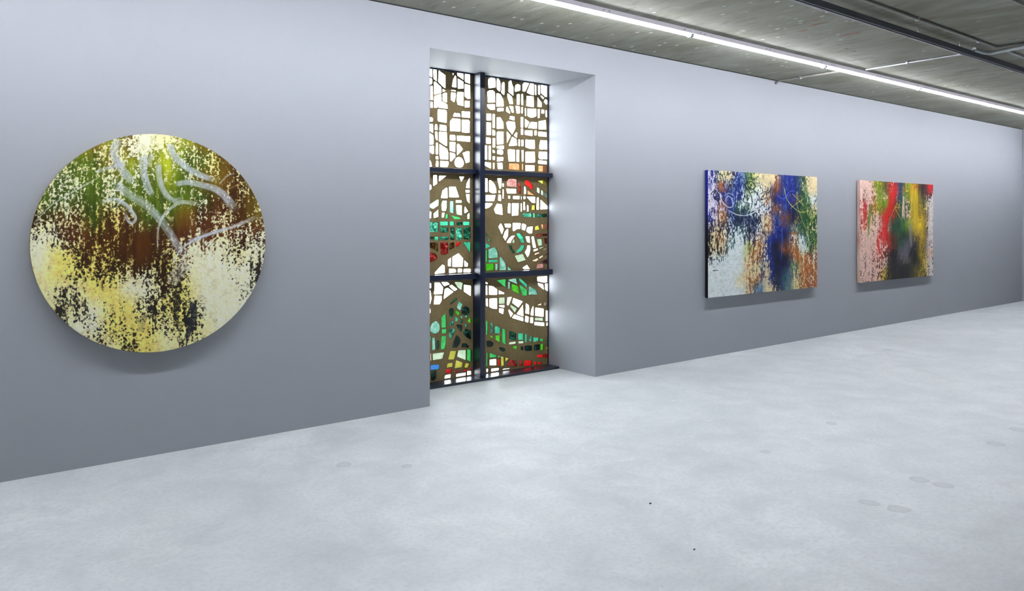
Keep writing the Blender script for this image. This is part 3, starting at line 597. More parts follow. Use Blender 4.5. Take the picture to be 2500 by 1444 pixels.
'MR': """w 4389,1800 4392,1796 4418,1798 4421,1802 4419,1923 4416,1927 4392,1927 4389,1924
w 4437,1803 4440,1798 4470,1787 4477,1786 4523,1789 4527,1793 4525,1828 4523,1835 4512,1861 4508,1868 4488,1891 4483,1896 4456,1911 4449,1912 4440,1909 4437,1905
w 4563,1837 4568,1833 4579,1834 4584,1837 4591,1863 4592,1871 4592,1931 4589,1934 4541,1933 4538,1929
w 4600,1857 4604,1853 4615,1852 4619,1855 4620,1880 4616,1884 4604,1885 4600,1881
c 4550,1791 4553,1787 4577,1787 4580,1790 4580,1810 4577,1814 4553,1815 4550,1811
c 4600,1735 4604,1732 4616,1733 4620,1737 4624,1786 4624,1794 4622,1825 4618,1829 4604,1829 4600,1826
p 4656,1863 4660,1859 4781,1853 4784,1856 4783,1924 4779,1929 4741,1935 4733,1935 4683,1930 4676,1927 4659,1909 4656,1902
c 4659,1789 4664,1785 4776,1787 4780,1791 4780,1832 4776,1836 4649,1836 4646,1832
R 4803,1825 4804,1818 4811,1788 4815,1785 4829,1788 4833,1792 4835,1870 4833,1877 4820,1895 4814,1898 4804,1897 4801,1892
w 4877,1790 4880,1786 4896,1785 4901,1789 4905,1810 4905,1817 4899,1854 4894,1859 4885,1861 4881,1858
r 4887,1890 4891,1884 4933,1861 4939,1857 4964,1839 4971,1837 4988,1837 4992,1841 4992,1868 4989,1874 4957,1909 4951,1913 4922,1926 4914,1926 4889,1919 4886,1914
o 4923,1787 4927,1783 5009,1776 5010,1778 4927,1825 4923,1823
y 5177,1870 5180,1872 5178,1905 5174,1910 5145,1929 5138,1931 5065,1924 5065,1922
a 5046,1815 5049,1810 5082,1794 5085,1796 5087,1841 5084,1847 5054,1859 5050,1856
a 5105,1791 5109,1785 5185,1748 5188,1751 5188,1784 5185,1790 5109,1833 5105,1831
a 4671,1738 4675,1734 4700,1733 4704,1737 4704,1762 4700,1766 4675,1765 4671,1761
w 4734,1737 4738,1734 4813,1732 4818,1735 4819,1759 4816,1763 4738,1763 4734,1759
a 4836,1731 4840,1727 4848,1727 4851,1731 4851,1760 4848,1763 4838,1763 4835,1759
w 4870,1738 4874,1735 4893,1736 4897,1740 4899,1757 4896,1761 4874,1761 4870,1757
w 4917,1753 4920,1749 4983,1700 4989,1698 5024,1698 5028,1702 5026,1754 5022,1758 4921,1758 4917,1756
w 5048,1743 5046,1736 5043,1633 5047,1629 5072,1629 5076,1633 5076,1747 5072,1752 5063,1756 5057,1754
w 5094,1635 5098,1631 5186,1635 5189,1639 5189,1668 5186,1674 5099,1731 5096,1729
w 4396,1710 4399,1707 4495,1708 4500,1712 4517,1764 4515,1767 4399,1765 4396,1761
w 4391,1635 4395,1633 4436,1644 4443,1648 4476,1673 4478,1678 4477,1684 4473,1686 4395,1687 4391,1683
w 4499,1630 4499,1623 4516,1589 4521,1585 4601,1573 4605,1577 4597,1672 4593,1676 4537,1682 4531,1679
w 4548,1717 4551,1713 4582,1711 4586,1715 4584,1766 4580,1770 4553,1771 4549,1767
w 4667,1599 4670,1594 4698,1588 4702,1591 4704,1684 4700,1688 4677,1689 4673,1685
w 4721,1569 4724,1565 4800,1570 4804,1574 4810,1685 4807,1689 4724,1689 4721,1686
w 4834,1612 4838,1608 4847,1608 4850,1612 4850,1687 4847,1691 4838,1690 4834,1685
w 4870,1626 4874,1623 4891,1625 4895,1629 4889,1700 4884,1704 4872,1705 4868,1701
w 4915,1614 4918,1610 4934,1609 4938,1613 4939,1648 4938,1655 4933,1670 4929,1674 4922,1674 4919,1671
y 4976,1630 4979,1626 5017,1625 5021,1629 5021,1669 5017,1673 4984,1672 4979,1668
u 4857,1565 4860,1559 4870,1553 4877,1552 4972,1552 4976,1556 4976,1585 4972,1589 4882,1593 4874,1592 4860,1589 4857,1584
t 4998,1550 5002,1547 5017,1547 5021,1550 5021,1589 5017,1592 4999,1592 4996,1588
d 5045,1552 5049,1549 5179,1552 5182,1556 5182,1576 5181,1581 5176,1585 5170,1586 5047,1582 5044,1578
w 4554,1459 4553,1453 4594,1380 4597,1381 4617,1426 4617,1433 4600,1466 4596,1472 4582,1487 4577,1487
w 4636,1453 4641,1449 4693,1447 4700,1449 4706,1454 4708,1459 4708,1478 4705,1482 4629,1484 4627,1480
w 4732,1421 4735,1415 4743,1411 4749,1412 4787,1431 4794,1433 4823,1432 4827,1436 4836,1485 4832,1489 4736,1491 4732,1487
w 4846,1431 4849,1427 4888,1416 4892,1418 4908,1464 4905,1470 4883,1481 4876,1483 4855,1483 4850,1479
w 4907,1411 4909,1406 4942,1387 4949,1385 4981,1386 4985,1390 4994,1451 4991,1455 4925,1448 4920,1444
y 5023,1421 5026,1418 5081,1424 5083,1428 5069,1461 5064,1464 5026,1454 5023,1449
o 5117,1436 5122,1432 5183,1430 5186,1434 5186,1476 5183,1480 5109,1475 5106,1471
w 4633,1405 4629,1399 4613,1357 4613,1350 4637,1317 4641,1317 4670,1361 4672,1368 4676,1424 4673,1429 4663,1430 4657,1428
w 4720,1361 4714,1359 4681,1335 4676,1329 4657,1300 4658,1296 4704,1292 4709,1295 4714,1314 4718,1320 4757,1361 4756,1364
a 4727,1309 4726,1302 4729,1293 4734,1290 4756,1294 4759,1298 4748,1336 4745,1336
t 4780,1377 4783,1371 4823,1326 4827,1320 4837,1297 4842,1293 4871,1292 4877,1293 4884,1297 4885,1303 4866,1346 4862,1352 4823,1386 4816,1388 4784,1387 4780,1384
t 4817,1238 4812,1233 4780,1214 4777,1209 4779,1190 4783,1187 4836,1203 4843,1206 4871,1231 4875,1237 4880,1263 4877,1266 4840,1267 4834,1264
d 4692,1241 4696,1235 4724,1198 4730,1193 4746,1188 4750,1190 4752,1198 4750,1204 4729,1226 4725,1233 4715,1263 4710,1267 4680,1271 4678,1268
w 4915,1303 4920,1298 4953,1289 4956,1292 4950,1350 4945,1354 4902,1354 4899,1351
w 4916,1232 4913,1226 4891,1197 4890,1191 4923,1144 4927,1144 4945,1167 4949,1174 4961,1224 4961,1231 4958,1258 4954,1262 4925,1263 4920,1260
w 4979,1317 4980,1309 4996,1241 5001,1237 5032,1238 5036,1241 5036,1247 5035,1253 5007,1349 5002,1353 4980,1350 4977,1346
a 5065,1261 5070,1257 5112,1258 5116,1262 5118,1287 5117,1295 5109,1320 5104,1324 5052,1323 5049,1319
a 5079,1226 5083,1224 5136,1237 5140,1240 5142,1244 5139,1245 5080,1235 5077,1232
w 5004,1202 5008,1199 5060,1213 5063,1217 5059,1225 5054,1228 5006,1219 5003,1214
c 5019,1164 5024,1161 5089,1180 5089,1182 5071,1188 5064,1188 5021,1179 5018,1174
R 5042,1356 5047,1353 5094,1359 5097,1363 5093,1378 5089,1381 5042,1371 5039,1367
R 5115,1363 5119,1359 5180,1356 5184,1360 5184,1377 5180,1380 5119,1376 5115,1372
R 5152,1283 5156,1279 5177,1275 5181,1279 5181,1329 5177,1333 5150,1337 5147,1334
c 5136,1206 5140,1204 5180,1218 5184,1222 5186,1230 5183,1232 5137,1220 5134,1215
p 5154,1158 5158,1157 5183,1166 5186,1170 5186,1175 5183,1176 5155,1164 5152,1161
c 5028,1096 5035,1096 5068,1111 5069,1115 5059,1127 5053,1129 4987,1105 4987,1103
c 5082,1124 5088,1122 5133,1143 5135,1147 5131,1154 5125,1156 5078,1139 5076,1134
q 5152,1074 5160,1072 5183,1065 5186,1068 5186,1114 5183,1117 5093,1090 5093,1089
p 5041,1026 5043,1022 5141,1029 5145,1033 5145,1064 5141,1068 5057,1067 5052,1063
a 4797,1098 4802,1096 4898,1115 4899,1119 4866,1175 4860,1178 4761,1163 4759,1159
w 4875,1025 4882,1022 4950,1021 4952,1024 4920,1063 4914,1064 4859,1039 4859,1035
d 4397,1357 4400,1356 4409,1365 4412,1371 4410,1382 4407,1388 4398,1394 4395,1393
u 4418,1326 4421,1321 4446,1309 4451,1310 4456,1316 4455,1321 4438,1341 4432,1343 4422,1341 4418,1337
t 4395,1245 4398,1243 4454,1262 4455,1266 4398,1298 4395,1296
j 4432,1149 4436,1145 4539,1151 4543,1155 4543,1207 4540,1214 4510,1251 4504,1253 4431,1233 4427,1228
g 4395,1120 4398,1116 4411,1114 4415,1118 4415,1221 4411,1225 4401,1228 4397,1225
t 4432,1113 4436,1109 4539,1106 4543,1110 4543,1125 4539,1129 4436,1130 4432,1127
G 4403,1028 4408,1025 4492,1032 4495,1036 4495,1089 4492,1093 4401,1094 4397,1091
j 4514,1028 4517,1025 4539,1033 4543,1038 4543,1085 4539,1089 4518,1090 4514,1086
j 4568,1027 4572,1024 4644,1024 4647,1028 4643,1083 4641,1089 4591,1153 4585,1155 4572,1153 4568,1149
j 4669,1023 4673,1020 4712,1021 4713,1024 4672,1061 4669,1060""",
'BL': """w 3754,896 3757,892 3768,892 3772,895 3772,933 3768,937 3757,937 3754,934
w 3755,746 3757,744 3762,747 3764,753 3776,795 3776,802 3764,867 3762,871 3757,872 3755,869
w 3808,889 3807,881 3801,837 3805,833 3889,829 3894,833 3904,887 3902,894 3869,934 3863,937 3811,941 3808,938
w 3912,904 3919,902 3974,916 3975,919 3955,935 3948,938 3886,941 3884,938
w 4027,851 4033,851 4062,864 4062,867 4002,909 3995,910 3972,901 3971,897
a 4064,885 4069,880 4108,856 4112,858 4126,915 4123,920 4104,929 4097,931 4052,934 4044,934 4032,933 4031,929
w 4136,845 4139,839 4216,791 4219,792 4222,886 4218,890 4139,903 4136,900
w 3909,784 3912,782 4017,841 4017,845 3957,883 3950,884 3923,876 3919,871
w 3799,743 3803,739 3860,737 3866,740 3884,763 3887,770 3889,809 3885,813 3813,820 3809,816
w 3757,660 3759,659 3763,666 3765,672 3764,696 3762,700 3758,702 3756,698
d 3979,728 3980,727 4013,744 4020,748 4048,763 4052,768 4052,780 4049,784 4042,785 4036,783 3997,749 3992,744
j 4057,694 4059,688 4093,662 4097,663 4121,717 4119,722 4083,748 4078,747
G 4041,647 4043,640 4072,614 4077,614 4091,637 4089,642 4052,667 4048,665
d 3976,607 3981,603 3995,599 4000,602 4016,638 4018,645 4016,682 4012,686 3984,691 3978,689 3968,677 3966,670
k 4114,667 4112,660 4109,632 4112,627 4136,616 4143,615 4172,614 4180,616 4197,625 4200,631 4199,662 4196,668 4170,695 4163,697 4132,693 4126,689
t 4110,585 4115,584 4124,592 4124,598 4117,606 4111,607 4102,603 4100,599
t 4157,589 4162,587 4176,593 4179,597 4177,605 4172,608 4155,606 4153,603
t 4038,565 4042,562 4060,563 4066,566 4073,581 4071,586 4043,608 4040,607
G 4182,556 4182,550 4208,530 4213,531 4220,546 4221,553 4218,576 4213,579 4202,578 4196,574
d 4091,556 4092,550 4105,536 4110,535 4115,541 4118,546 4120,568 4116,572 4103,573 4097,570
g 3887,620 3884,614 3884,520 3888,516 3931,514 3935,518 3932,641 3928,643
j 3782,565 3777,560 3762,528 3760,521 3762,499 3765,493 3789,474 3795,471 3827,468 3834,470 3857,482 3861,487 3868,515 3868,523 3862,546 3859,552 3841,577 3836,580 3815,582 3808,580
g 3888,464 3892,461 3934,460 3938,464 3939,493 3936,498 3892,501 3888,498
u 3967,548 3967,541 3971,529 3976,526 4014,526 4018,529 4020,558 4017,563 4002,569 3995,569 3976,563 3971,558
u 3970,424 3972,417 3984,396 3988,396 4034,467 4035,474 4032,491 4028,495 3972,498 3968,495
k 4053,524 4053,519 4060,509 4064,503 4100,458 4104,459 4118,490 4119,497 4113,516 4108,521 4062,531 4057,530
u 4150,506 4155,502 4176,501 4181,503 4183,511 4181,516 4170,524 4163,526 4146,525 4144,521
k 4129,443 4130,437 4161,406 4167,401 4214,376 4217,378 4219,450 4216,456 4161,480 4154,481 4141,478 4136,473
k 4022,379 4019,372 4007,321 4010,317 4049,313 4056,315 4089,350 4092,356 4097,372 4097,379 4078,411 4073,416 4052,429 4047,427
k 4109,313 4112,309 4186,301 4190,304 4192,311 4189,316 4159,343 4152,345 4120,345 4116,341
t 3759,402 3761,400 3766,406 3768,412 3769,436 3767,441 3761,446 3759,444
j 3782,321 3786,317 3812,318 3816,321 3812,425 3809,429 3786,430 3782,426
d 3826,331 3829,325 3841,317 3845,318 3856,352 3857,360 3855,395 3851,400 3834,404 3830,402
g 3880,373 3880,366 3878,317 3881,313 3915,313 3920,316 3931,353 3932,360 3935,433 3931,437 3888,434 3884,430
c 3763,225 3765,221 3771,220 3773,224 3773,283 3771,287 3765,288 3763,284
a 3789,226 3793,222 3891,226 3896,229 3914,278 3912,282 3790,284 3787,280
y 3959,214 3962,210 4022,204 4027,207 4051,277 4048,281 3988,286 3983,283
a 4060,230 4063,225 4156,183 4160,186 4160,274 4156,278 4077,284 4073,281
g 4174,187 4178,182 4219,158 4222,160 4224,273 4221,277 4178,280 4174,276
y 3944,138 3947,135 4005,137 4009,141 4009,170 4005,173 3955,174 3950,170
y 4031,122 4034,118 4112,120 4116,124 4125,159 4122,164 4050,192 4046,189
y 4144,116 4146,112 4178,107 4184,109 4200,139 4198,143 4161,151 4156,148
b 3765,140 3769,136 3848,132 3854,135 3862,154 3862,161 3855,172 3849,176 3767,180 3763,176
k 3770,40 3774,36 3798,36 3804,39 3819,53 3822,59 3826,118 3823,122 3769,127 3766,123
r 3930,90 3933,86 3988,81 3992,84 3994,115 3991,119 3938,124 3934,120
R 4024,83 4027,79 4079,78 4085,80 4094,91 4092,95 4031,97 4027,93
r 4135,81 4139,77 4159,76 4164,79 4171,92 4168,95 4141,95 4137,92
r 4200,86 4203,83 4218,81 4221,84 4219,96 4214,99 4205,95 4201,92
w 3918,40 3921,36 3981,36 3985,40 3987,64 3983,68 3928,66 3924,62
w 4050,40 4053,36 4154,36 4158,40 4160,58 4156,62 4056,62 4051,58
w 4175,40 4178,36 4218,36 4222,40 4222,67 4218,71 4181,74 4177,71
t 3388,915 3391,909 3491,834 3494,835 3492,865 3489,871 3409,928 3402,931 3392,932 3388,929
g 3406,828 3408,821 3430,762 3435,758 3488,753 3492,757 3494,804 3491,810 3398,867 3396,865
j 3514,763 3517,759 3626,756 3628,760 3620,793 3616,798 3522,846 3518,844
w 3640,853 3644,847 3716,800 3719,802 3710,853 3705,857 3638,873 3635,870
w 3359,578 3360,574 3443,544 3446,547 3439,662 3436,663
w 3470,578 3473,573 3518,561 3521,563 3521,626 3520,634 3514,653 3509,658 3480,674 3477,672
w 3465,495 3468,490 3505,477 3509,480 3516,530 3513,535 3473,549 3469,547
w 3550,609 3547,602 3538,553 3542,548 3576,542 3580,546 3580,633 3578,637 3572,639 3568,636
w 3531,476 3534,472 3569,466 3573,469 3575,518 3571,522 3539,528 3535,525
w 3599,542 3603,538 3710,519 3714,522 3717,598 3713,603 3605,621 3602,618
a 3597,495 3600,491 3705,479 3710,482 3711,503 3708,507 3600,518 3597,514
w 3589,448 3593,444 3721,422 3724,425 3722,455 3718,459 3593,475 3589,472
c 3633,644 3638,642 3680,640 3685,644 3688,660 3685,662 3635,651 3632,648
t 3377,316 3380,311 3437,306 3441,309 3441,369 3437,373 3380,378 3377,375
a 3379,281 3383,277 3440,271 3444,275 3446,289 3442,293 3383,297 3379,293
t 3465,285 3469,281 3487,278 3491,281 3491,356 3487,360 3469,363 3465,360
u 3516,287 3519,283 3555,281 3558,285 3558,328 3555,332 3525,339 3521,336
t 3575,274 3579,271 3607,273 3614,274 3643,279 3646,284 3644,306 3640,311 3576,317 3572,313
g 3663,279 3667,274 3706,267 3710,270 3708,287 3703,292 3667,297 3663,294
k 3410,213 3413,208 3434,201 3438,204 3438,238 3434,242 3413,246 3410,243
k 3454,208 3457,202 3472,194 3479,192 3549,186 3553,190 3555,232 3552,237 3507,245 3499,245 3461,242 3457,238
k 3583,186 3587,183 3651,184 3655,188 3658,235 3654,239 3587,242 3583,238
G 3672,184 3676,179 3706,176 3710,180 3710,234 3706,238 3676,241 3672,238
R 3390,52 3394,48 3423,45 3427,48 3429,97 3426,100 3394,101 3390,97
r 3451,40 3455,36 3546,36 3550,40 3550,83 3546,87 3455,95 3451,92
r 3583,40 3587,36 3611,36 3615,40 3615,67 3611,70 3587,68 3583,64
r 3629,40 3633,36 3686,36 3688,39 3683,49 3677,52 3633,58 3629,54
r 3623,117 3627,112 3709,99 3713,102 3713,126 3709,130 3627,133 3623,129""",
'BR': """g 4626,859 4632,856 4639,855 4642,858 4642,930 4638,933 4535,926 4534,924
j 4677,921 4680,918 4789,877 4791,879 4774,931 4769,934 4682,927 4678,925
j 4672,840 4675,836 4694,833 4698,837 4698,894 4694,899 4675,905 4672,903
G 4716,839 4718,832 4734,812 4740,807 4817,774 4820,776 4802,852 4798,856 4722,881 4718,878
t 4813,915 4816,909 4916,834 4919,835 4917,865 4914,871 4834,928 4827,931 4817,932 4813,929
g 4831,828 4833,821 4855,762 4860,758 4913,753 4917,757 4919,804 4916,810 4823,867 4821,865
j 4939,763 4942,759 5051,756 5053,760 5045,793 5041,798 4947,846 4943,844
w 5054,896 5058,891 5147,871 5154,871 5183,874 5187,878 5187,936 5183,940 5055,937 5052,933
w 5065,853 5069,847 5141,800 5144,802 5135,853 5130,857 5063,873 5060,870
w 5156,805 5160,799 5189,780 5192,782 5194,857 5190,861 5160,863 5156,859
w 4396,902 4400,898 4418,896 4421,898 4420,905 4416,910 4399,917 4396,915
w 4397,794 4401,790 4415,789 4418,793 4416,876 4413,880 4401,882 4397,879
w 4434,796 4438,791 4532,784 4536,788 4538,832 4535,838 4490,867 4483,869 4438,878 4434,875
w 4556,792 4560,788 4622,786 4625,788 4624,795 4621,799 4560,825 4556,823
w 4398,691 4401,685 4420,675 4423,677 4423,749 4419,753 4401,755 4397,751
w 4441,674 4444,668 4479,653 4486,651 4532,644 4536,648 4536,746 4532,750 4444,752 4441,748
a 4558,695 4562,691 4629,690 4632,694 4630,749 4626,753 4562,752 4558,748
w 4560,668 4564,665 4622,651 4626,654 4628,672 4624,676 4562,677 4559,675
w 4560,612 4564,607 4608,588 4612,591 4620,636 4617,640 4562,649 4559,646
w 4658,679 4661,674 4676,671 4682,673 4719,747 4717,751 4666,749 4662,745
w 4726,695 4728,689 4802,640 4808,641 4859,693 4858,697 4743,739 4738,737
a 4699,662 4700,656 4757,593 4762,593 4787,625 4786,630 4710,672 4705,671
w 4677,616 4678,609 4704,551 4708,551 4735,579 4734,585 4684,629 4680,628
w 4725,544 4726,540 4865,496 4869,498 4869,527 4865,532 4755,572 4749,570
w 4784,578 4785,574 4868,544 4871,547 4864,662 4861,663
w 4895,578 4898,573 4943,561 4946,563 4946,626 4945,634 4939,653 4934,658 4905,674 4902,672
w 4890,495 4893,490 4930,477 4934,480 4941,530 4938,535 4898,549 4894,547
w 4975,609 4972,602 4963,553 4967,548 5001,542 5005,546 5005,633 5003,637 4997,639 4993,636
w 4956,476 4959,472 4994,466 4998,469 5000,518 4996,522 4964,528 4960,525
w 5024,542 5028,538 5135,519 5139,522 5142,598 5138,603 5030,621 5027,618
a 5022,495 5025,491 5130,479 5135,482 5136,503 5133,507 5025,518 5022,514
w 5014,448 5018,444 5146,422 5149,425 5147,455 5143,459 5018,475 5014,472
w 5166,474 5170,470 5190,471 5194,475 5194,575 5190,579 5170,584 5166,581
w 5174,427 5178,423 5190,422 5194,425 5194,454 5190,457 5180,456 5176,452
c 5058,644 5063,642 5105,640 5110,644 5113,660 5110,662 5060,651 5057,648
c 5139,638 5143,634 5173,634 5177,638 5179,663 5176,667 5148,669 5143,665
g 4400,404 4404,400 4413,400 4416,403 4421,522 4419,528 4401,545 4398,544
u 4452,410 4456,407 4480,413 4484,418 4481,505 4477,509 4458,510 4455,507
t 4509,407 4513,403 4564,400 4568,404 4573,449 4570,455 4527,476 4521,476 4510,470 4507,465
G 4515,347 4518,341 4565,313 4568,315 4573,377 4569,381 4518,382 4515,378
g 4599,309 4602,304 4639,283 4642,285 4640,426 4636,431 4603,446 4599,444
d 4685,331 4688,327 4766,315 4770,319 4772,378 4769,384 4733,401 4726,403 4688,412 4685,409
a 4685,282 4688,279 4766,277 4770,280 4772,296 4768,300 4688,298 4685,294
t 4802,316 4805,311 4862,306 4866,309 4866,369 4862,373 4805,378 4802,375
a 4804,281 4808,277 4865,271 4869,275 4871,289 4867,293 4808,297 4804,293
t 4890,285 4894,281 4912,278 4916,281 4916,356 4912,360 4894,363 4890,360
u 4941,287 4944,283 4980,281 4983,285 4983,328 4980,332 4950,339 4946,336
t 5000,274 5004,271 5032,273 5039,274 5068,279 5071,284 5069,306 5065,311 5001,317 4997,313
g 5088,279 5092,274 5131,267 5135,270 5133,287 5128,292 5092,297 5088,294
u 5175,244 5179,240 5190,241 5194,246 5194,276 5190,279 5179,278 5175,274
G 4736,240 4740,235 4779,221 4783,223 4783,248 4779,252 4740,256 4736,253
k 4835,213 4838,208 4859,201 4863,204 4863,238 4859,242 4838,246 4835,243
k 4879,208 4882,202 4897,194 4904,192 4974,186 4978,190 4980,232 4977,237 4932,245 4924,245 4886,242 4882,238
k 5008,186 5012,183 5076,184 5080,188 5083,235 5079,239 5012,242 5008,238
G 5097,184 5101,179 5131,176 5135,180 5135,234 5131,238 5101,241 5097,238
y 5166,178 5170,175 5190,174 5194,177 5194,201 5190,205 5167,204 5164,200
k 4413,287 4417,283 4450,278 4457,279 4483,290 4486,295 4486,309 4483,315 4451,338 4445,340 4409,340 4406,337
k 4573,233 4579,228 4608,216 4615,216 4631,221 4634,226 4632,239 4628,245 4593,260 4586,261 4560,259 4559,255
G 4457,373 4462,369 4483,364 4485,367 4480,378 4475,382 4448,390 4446,388
g 4403,97 4406,93 4413,92 4416,96 4419,219 4416,224 4408,227 4405,225
g 4444,176 4448,172 4527,171 4530,174 4527,183 4522,188 4448,219 4444,216
g 4543,171 4547,168 4567,165 4571,166 4572,171 4569,173 4547,179 4543,178
w 4444,103 4448,99 4522,90 4525,93 4523,147 4519,151 4448,153 4444,150
r 4546,91 4550,86 4567,83 4570,86 4568,142 4564,146 4550,146 4546,142
y 4586,76 4590,72 4617,76 4621,80 4618,155 4615,160 4587,170 4583,168
y 4639,116 4642,114 4677,135 4676,139 4640,154 4637,151
R 4657,71 4659,67 4777,51 4780,54 4775,99 4771,104 4696,130 4691,128
R 4815,52 4819,48 4848,45 4852,48 4854,97 4851,100 4819,101 4815,97
r 4876,40 4880,36 4971,36 4975,40 4975,83 4971,87 4880,95 4876,92
r 5008,40 5012,36 5036,36 5040,40 5040,67 5036,70 5012,68 5008,64
r 5054,40 5058,36 5111,36 5113,39 5108,49 5102,52 5058,58 5054,54
r 5048,117 5052,112 5134,99 5138,102 5138,126 5134,130 5052,133 5048,129
r 5149,101 5153,97 5190,90 5194,94 5194,124 5190,128 5153,132 5149,129
w 4405,40 4409,36 4420,36 4424,40 4424,63 4420,67 4407,69 4403,65
w 4461,40 4464,36 4551,36 4555,40 4557,55 4553,59 4469,63 4464,60
w 4604,37 4604,36 4687,36 4691,37 4691,38 4687,39 4621,43 4614,42""",
}

k = Mat('resin_matrix')
p = k.pos()
c = k.mix(k.ramp(k.noise(p, 5, 5, .6), [(.3, 0), (.7, 1)]), (.215, .155, .062), (.30, .222, .100))
c = k.mix(k.ramp(k.noise(p, 130, 3, .7), [(.4, .5), (.6, 0)]), c, (.13, .10, .055))
k.set(Base_Color=c, Roughness=.75, Specular_IOR_Level=.3)
k.bump(k.noise(p, 90, 4, .7), .35, .004)
M_MATRIX = k.m


def glass(name, light, dark, lo=.35, hi=.65, scale=14.0):
    """slab glass: tints the light that passes, a little gloss on its faces"""
    k = Mat(name)
    k.N.remove(k.bsdf)
    p = k.pos()
    mixn = k.math('ADD', k.math('MULTIPLY', k.noise(p, scale, 3, .6, 1.2), .72), k.math('MULTIPLY', k.noise(p, scale * 3.2, 2, .6, .6), .28))
    f = k.ramp(mixn, [(lo, 0), (hi, 1)])
    col = k.mix(f, tuple(v ** .5 for v in dark), tuple(v ** .5 for v in light))
    tr = k.n('ShaderNodeBsdfTransparent', i_Color=col)
    gl = k.n('ShaderNodeBsdfGlossy', i_Roughness=.12)
    bp = k.n('ShaderNodeBump', i_Strength=.4, i_Distance=.004)
    k.put(bp.inputs['Height'], k.noise(p, 30, 3))
    k.put(gl.inputs['Normal'], bp.outputs[0])
    fr = k.n('ShaderNodeFresnel', i_IOR=1.45)
    ms = k.n('ShaderNodeMixShader')
    geo = k.n('ShaderNodeNewGeometry')
    k.put(ms.inputs[0], k.math('MULTIPLY', fr.outputs[0], k.math('SUBTRACT', 1.0, geo.outputs['Backfacing'])))
    k.put(ms.inputs[1], tr.outputs[0])
    k.put(ms.inputs[2], gl.outputs[0])
    k.put(k.out.inputs['Surface'], ms.outputs[0])
    return k.m


def gcol(c):
    """colour a pane shows against the sky -> its transmission"""
    return tuple(v / 9.5 for v in lin(c))


GLASS = {}
for code, name, li, da, lo, hi, sc in (
        ('c', 'cream_glass', (262, 240, 214), (240, 196, 160), .3, .55, 14),
        ('a', 'pale_green_glass', (232, 250, 224), (150, 196, 140), .28, .58, 18),
        ('j', 'pale_jade_glass', (200, 246, 226), (84, 170, 146), .35, .65, 18),
        ('g', 'bright_green_glass', (96, 232, 130), (40, 165, 75), .35, .65, 18),
        ('G', 'lime_green_glass', (110, 228, 50), (50, 160, 25), .35, .65, 18),
        ('t', 'turquoise_glass', (92, 226, 180), (45, 165, 120), .35, .65, 18),
        ('u', 'shaded_sea_green_glass', (120, 225, 185), (14, 66, 50), .42, .62, 22),
        ('d', 'dark_green_glass', (84, 190, 140), (6, 34, 24), .46, .66, 20),
        ('k', 'near_black_green_glass', (70, 165, 130), (3, 17, 15), .52, .68, 18),
        ('r', 'red_glass', (238, 38, 30), (180, 18, 18), .4, .6, 12),
        ('R', 'dark_red_glass', (235, 105, 90), (100, 16, 13), .46, .66, 20),
        ('n', 'amber_brown_glass', (205, 150, 75), (42, 22, 6), .48, .66, 22),
        ('o', 'orange_glass', (255, 190, 135), (225, 125, 75), .35, .65, 16),
        ('p', 'dusty_pink_glass', (240, 190, 178), (160, 95, 90), .35, .65, 18),
        ('q', 'plum_glass', (215, 140, 145), (70, 20, 24), .42, .68, 20),
        ('y', 'yellow_glass', (232, 226, 110), (165, 160, 40), .35, .65, 18),
        ('b', 'blue_glass', (80, 160, 240), (45, 115, 205), .35, .65, 18)):
    GLASS[code] = glass(name, gcol(li), gcol(da), lo, hi, sc)
GLASS['w'] = glass('clear_glass', (.93, .93, .93), (.62, .65, .70), .2, .42, 9)
HOLE_INSET = -.0003
WY0, WY1 = .69, .696              # faces of the matrix slab


def glass_panel(name, x0, x1, z0, z1, panes):
    cu = bpy.data.curves.new(name, 'CURVE')
    cu.dimensions = '2D'
    cu.fill_mode = 'BOTH'
    cu.extrude = (WY1 - WY0) / 2

    def spl(pts):
        s = cu.splines.new('POLY')
        s.points.add(len(pts) - 1)
        for q, (a, b) in zip(s.points, pts):
            q.co = (a, b, 0, 1)
        s.use_cyclic_u = True
    def inset(pts, d):
        """outline moved inwards by d metres (outwards when negative)"""
        P = np.array(pts)
        t = np.roll(P, -1, 0) - np.roll(P, 1, 0)
        nrm = np.stack([t[:, 1], -t[:, 0]], 1)
        nrm /= np.maximum(np.linalg.norm(nrm, axis=1, keepdims=True), 1e-9)
        return P - nrm * d
    spl([(x0, z0), (x1, z0), (x1, z1), (x0, z1)])
    for _, pts in panes:
        spl(inset(pts, HOLE_INSET).tolist())
    co = bpy.data.objects.new(name, cu)
    COL.objects.link(co)
    dg = bpy.context.evaluated_depsgraph_get()
    me = bpy.data.meshes.new_from_object(co.evaluated_get(dg))
    COL.objects.unlink(co)
    bpy.data.objects.remove(co)
    bm = bmesh.new()
    bm.from_mesh(me)
    bpy.data.meshes.remove(me)
    for v in bm.verts:
        v.co = (v.co.x, (WY0 + WY1) / 2 + v.co.z, v.co.y)
    bmesh.ops.remove_doubles(bm, verts=bm.verts[:], dist=1e-5)
    panel = obj(name, bm, M_MATRIX)
    tag(panel, kind='structure')
    for code, pts in panes:
        P = inset(pts, HOLE_INSET - .0010)       # 1 mm of each slab sits in the matrix
        bm = bmesh.new()
        yf = WY0 - .0008 - random.random() * .0018
        fr = [bm.verts.new((a, yf, b)) for a, b in P]
        bk = [bm.verts.new((a, WY1 + .003, b)) for a, b in P]
        bm.faces.new(fr)
        bm.faces.new(bk[::-1])
        n = len(P)
        for i in range(n):
            bm.faces.new((fr[i], bk[i], bk[(i + 1) % n], fr[(i + 1) % n]))
        obj('pane', bm, GLASS[code], panel)
    return panel


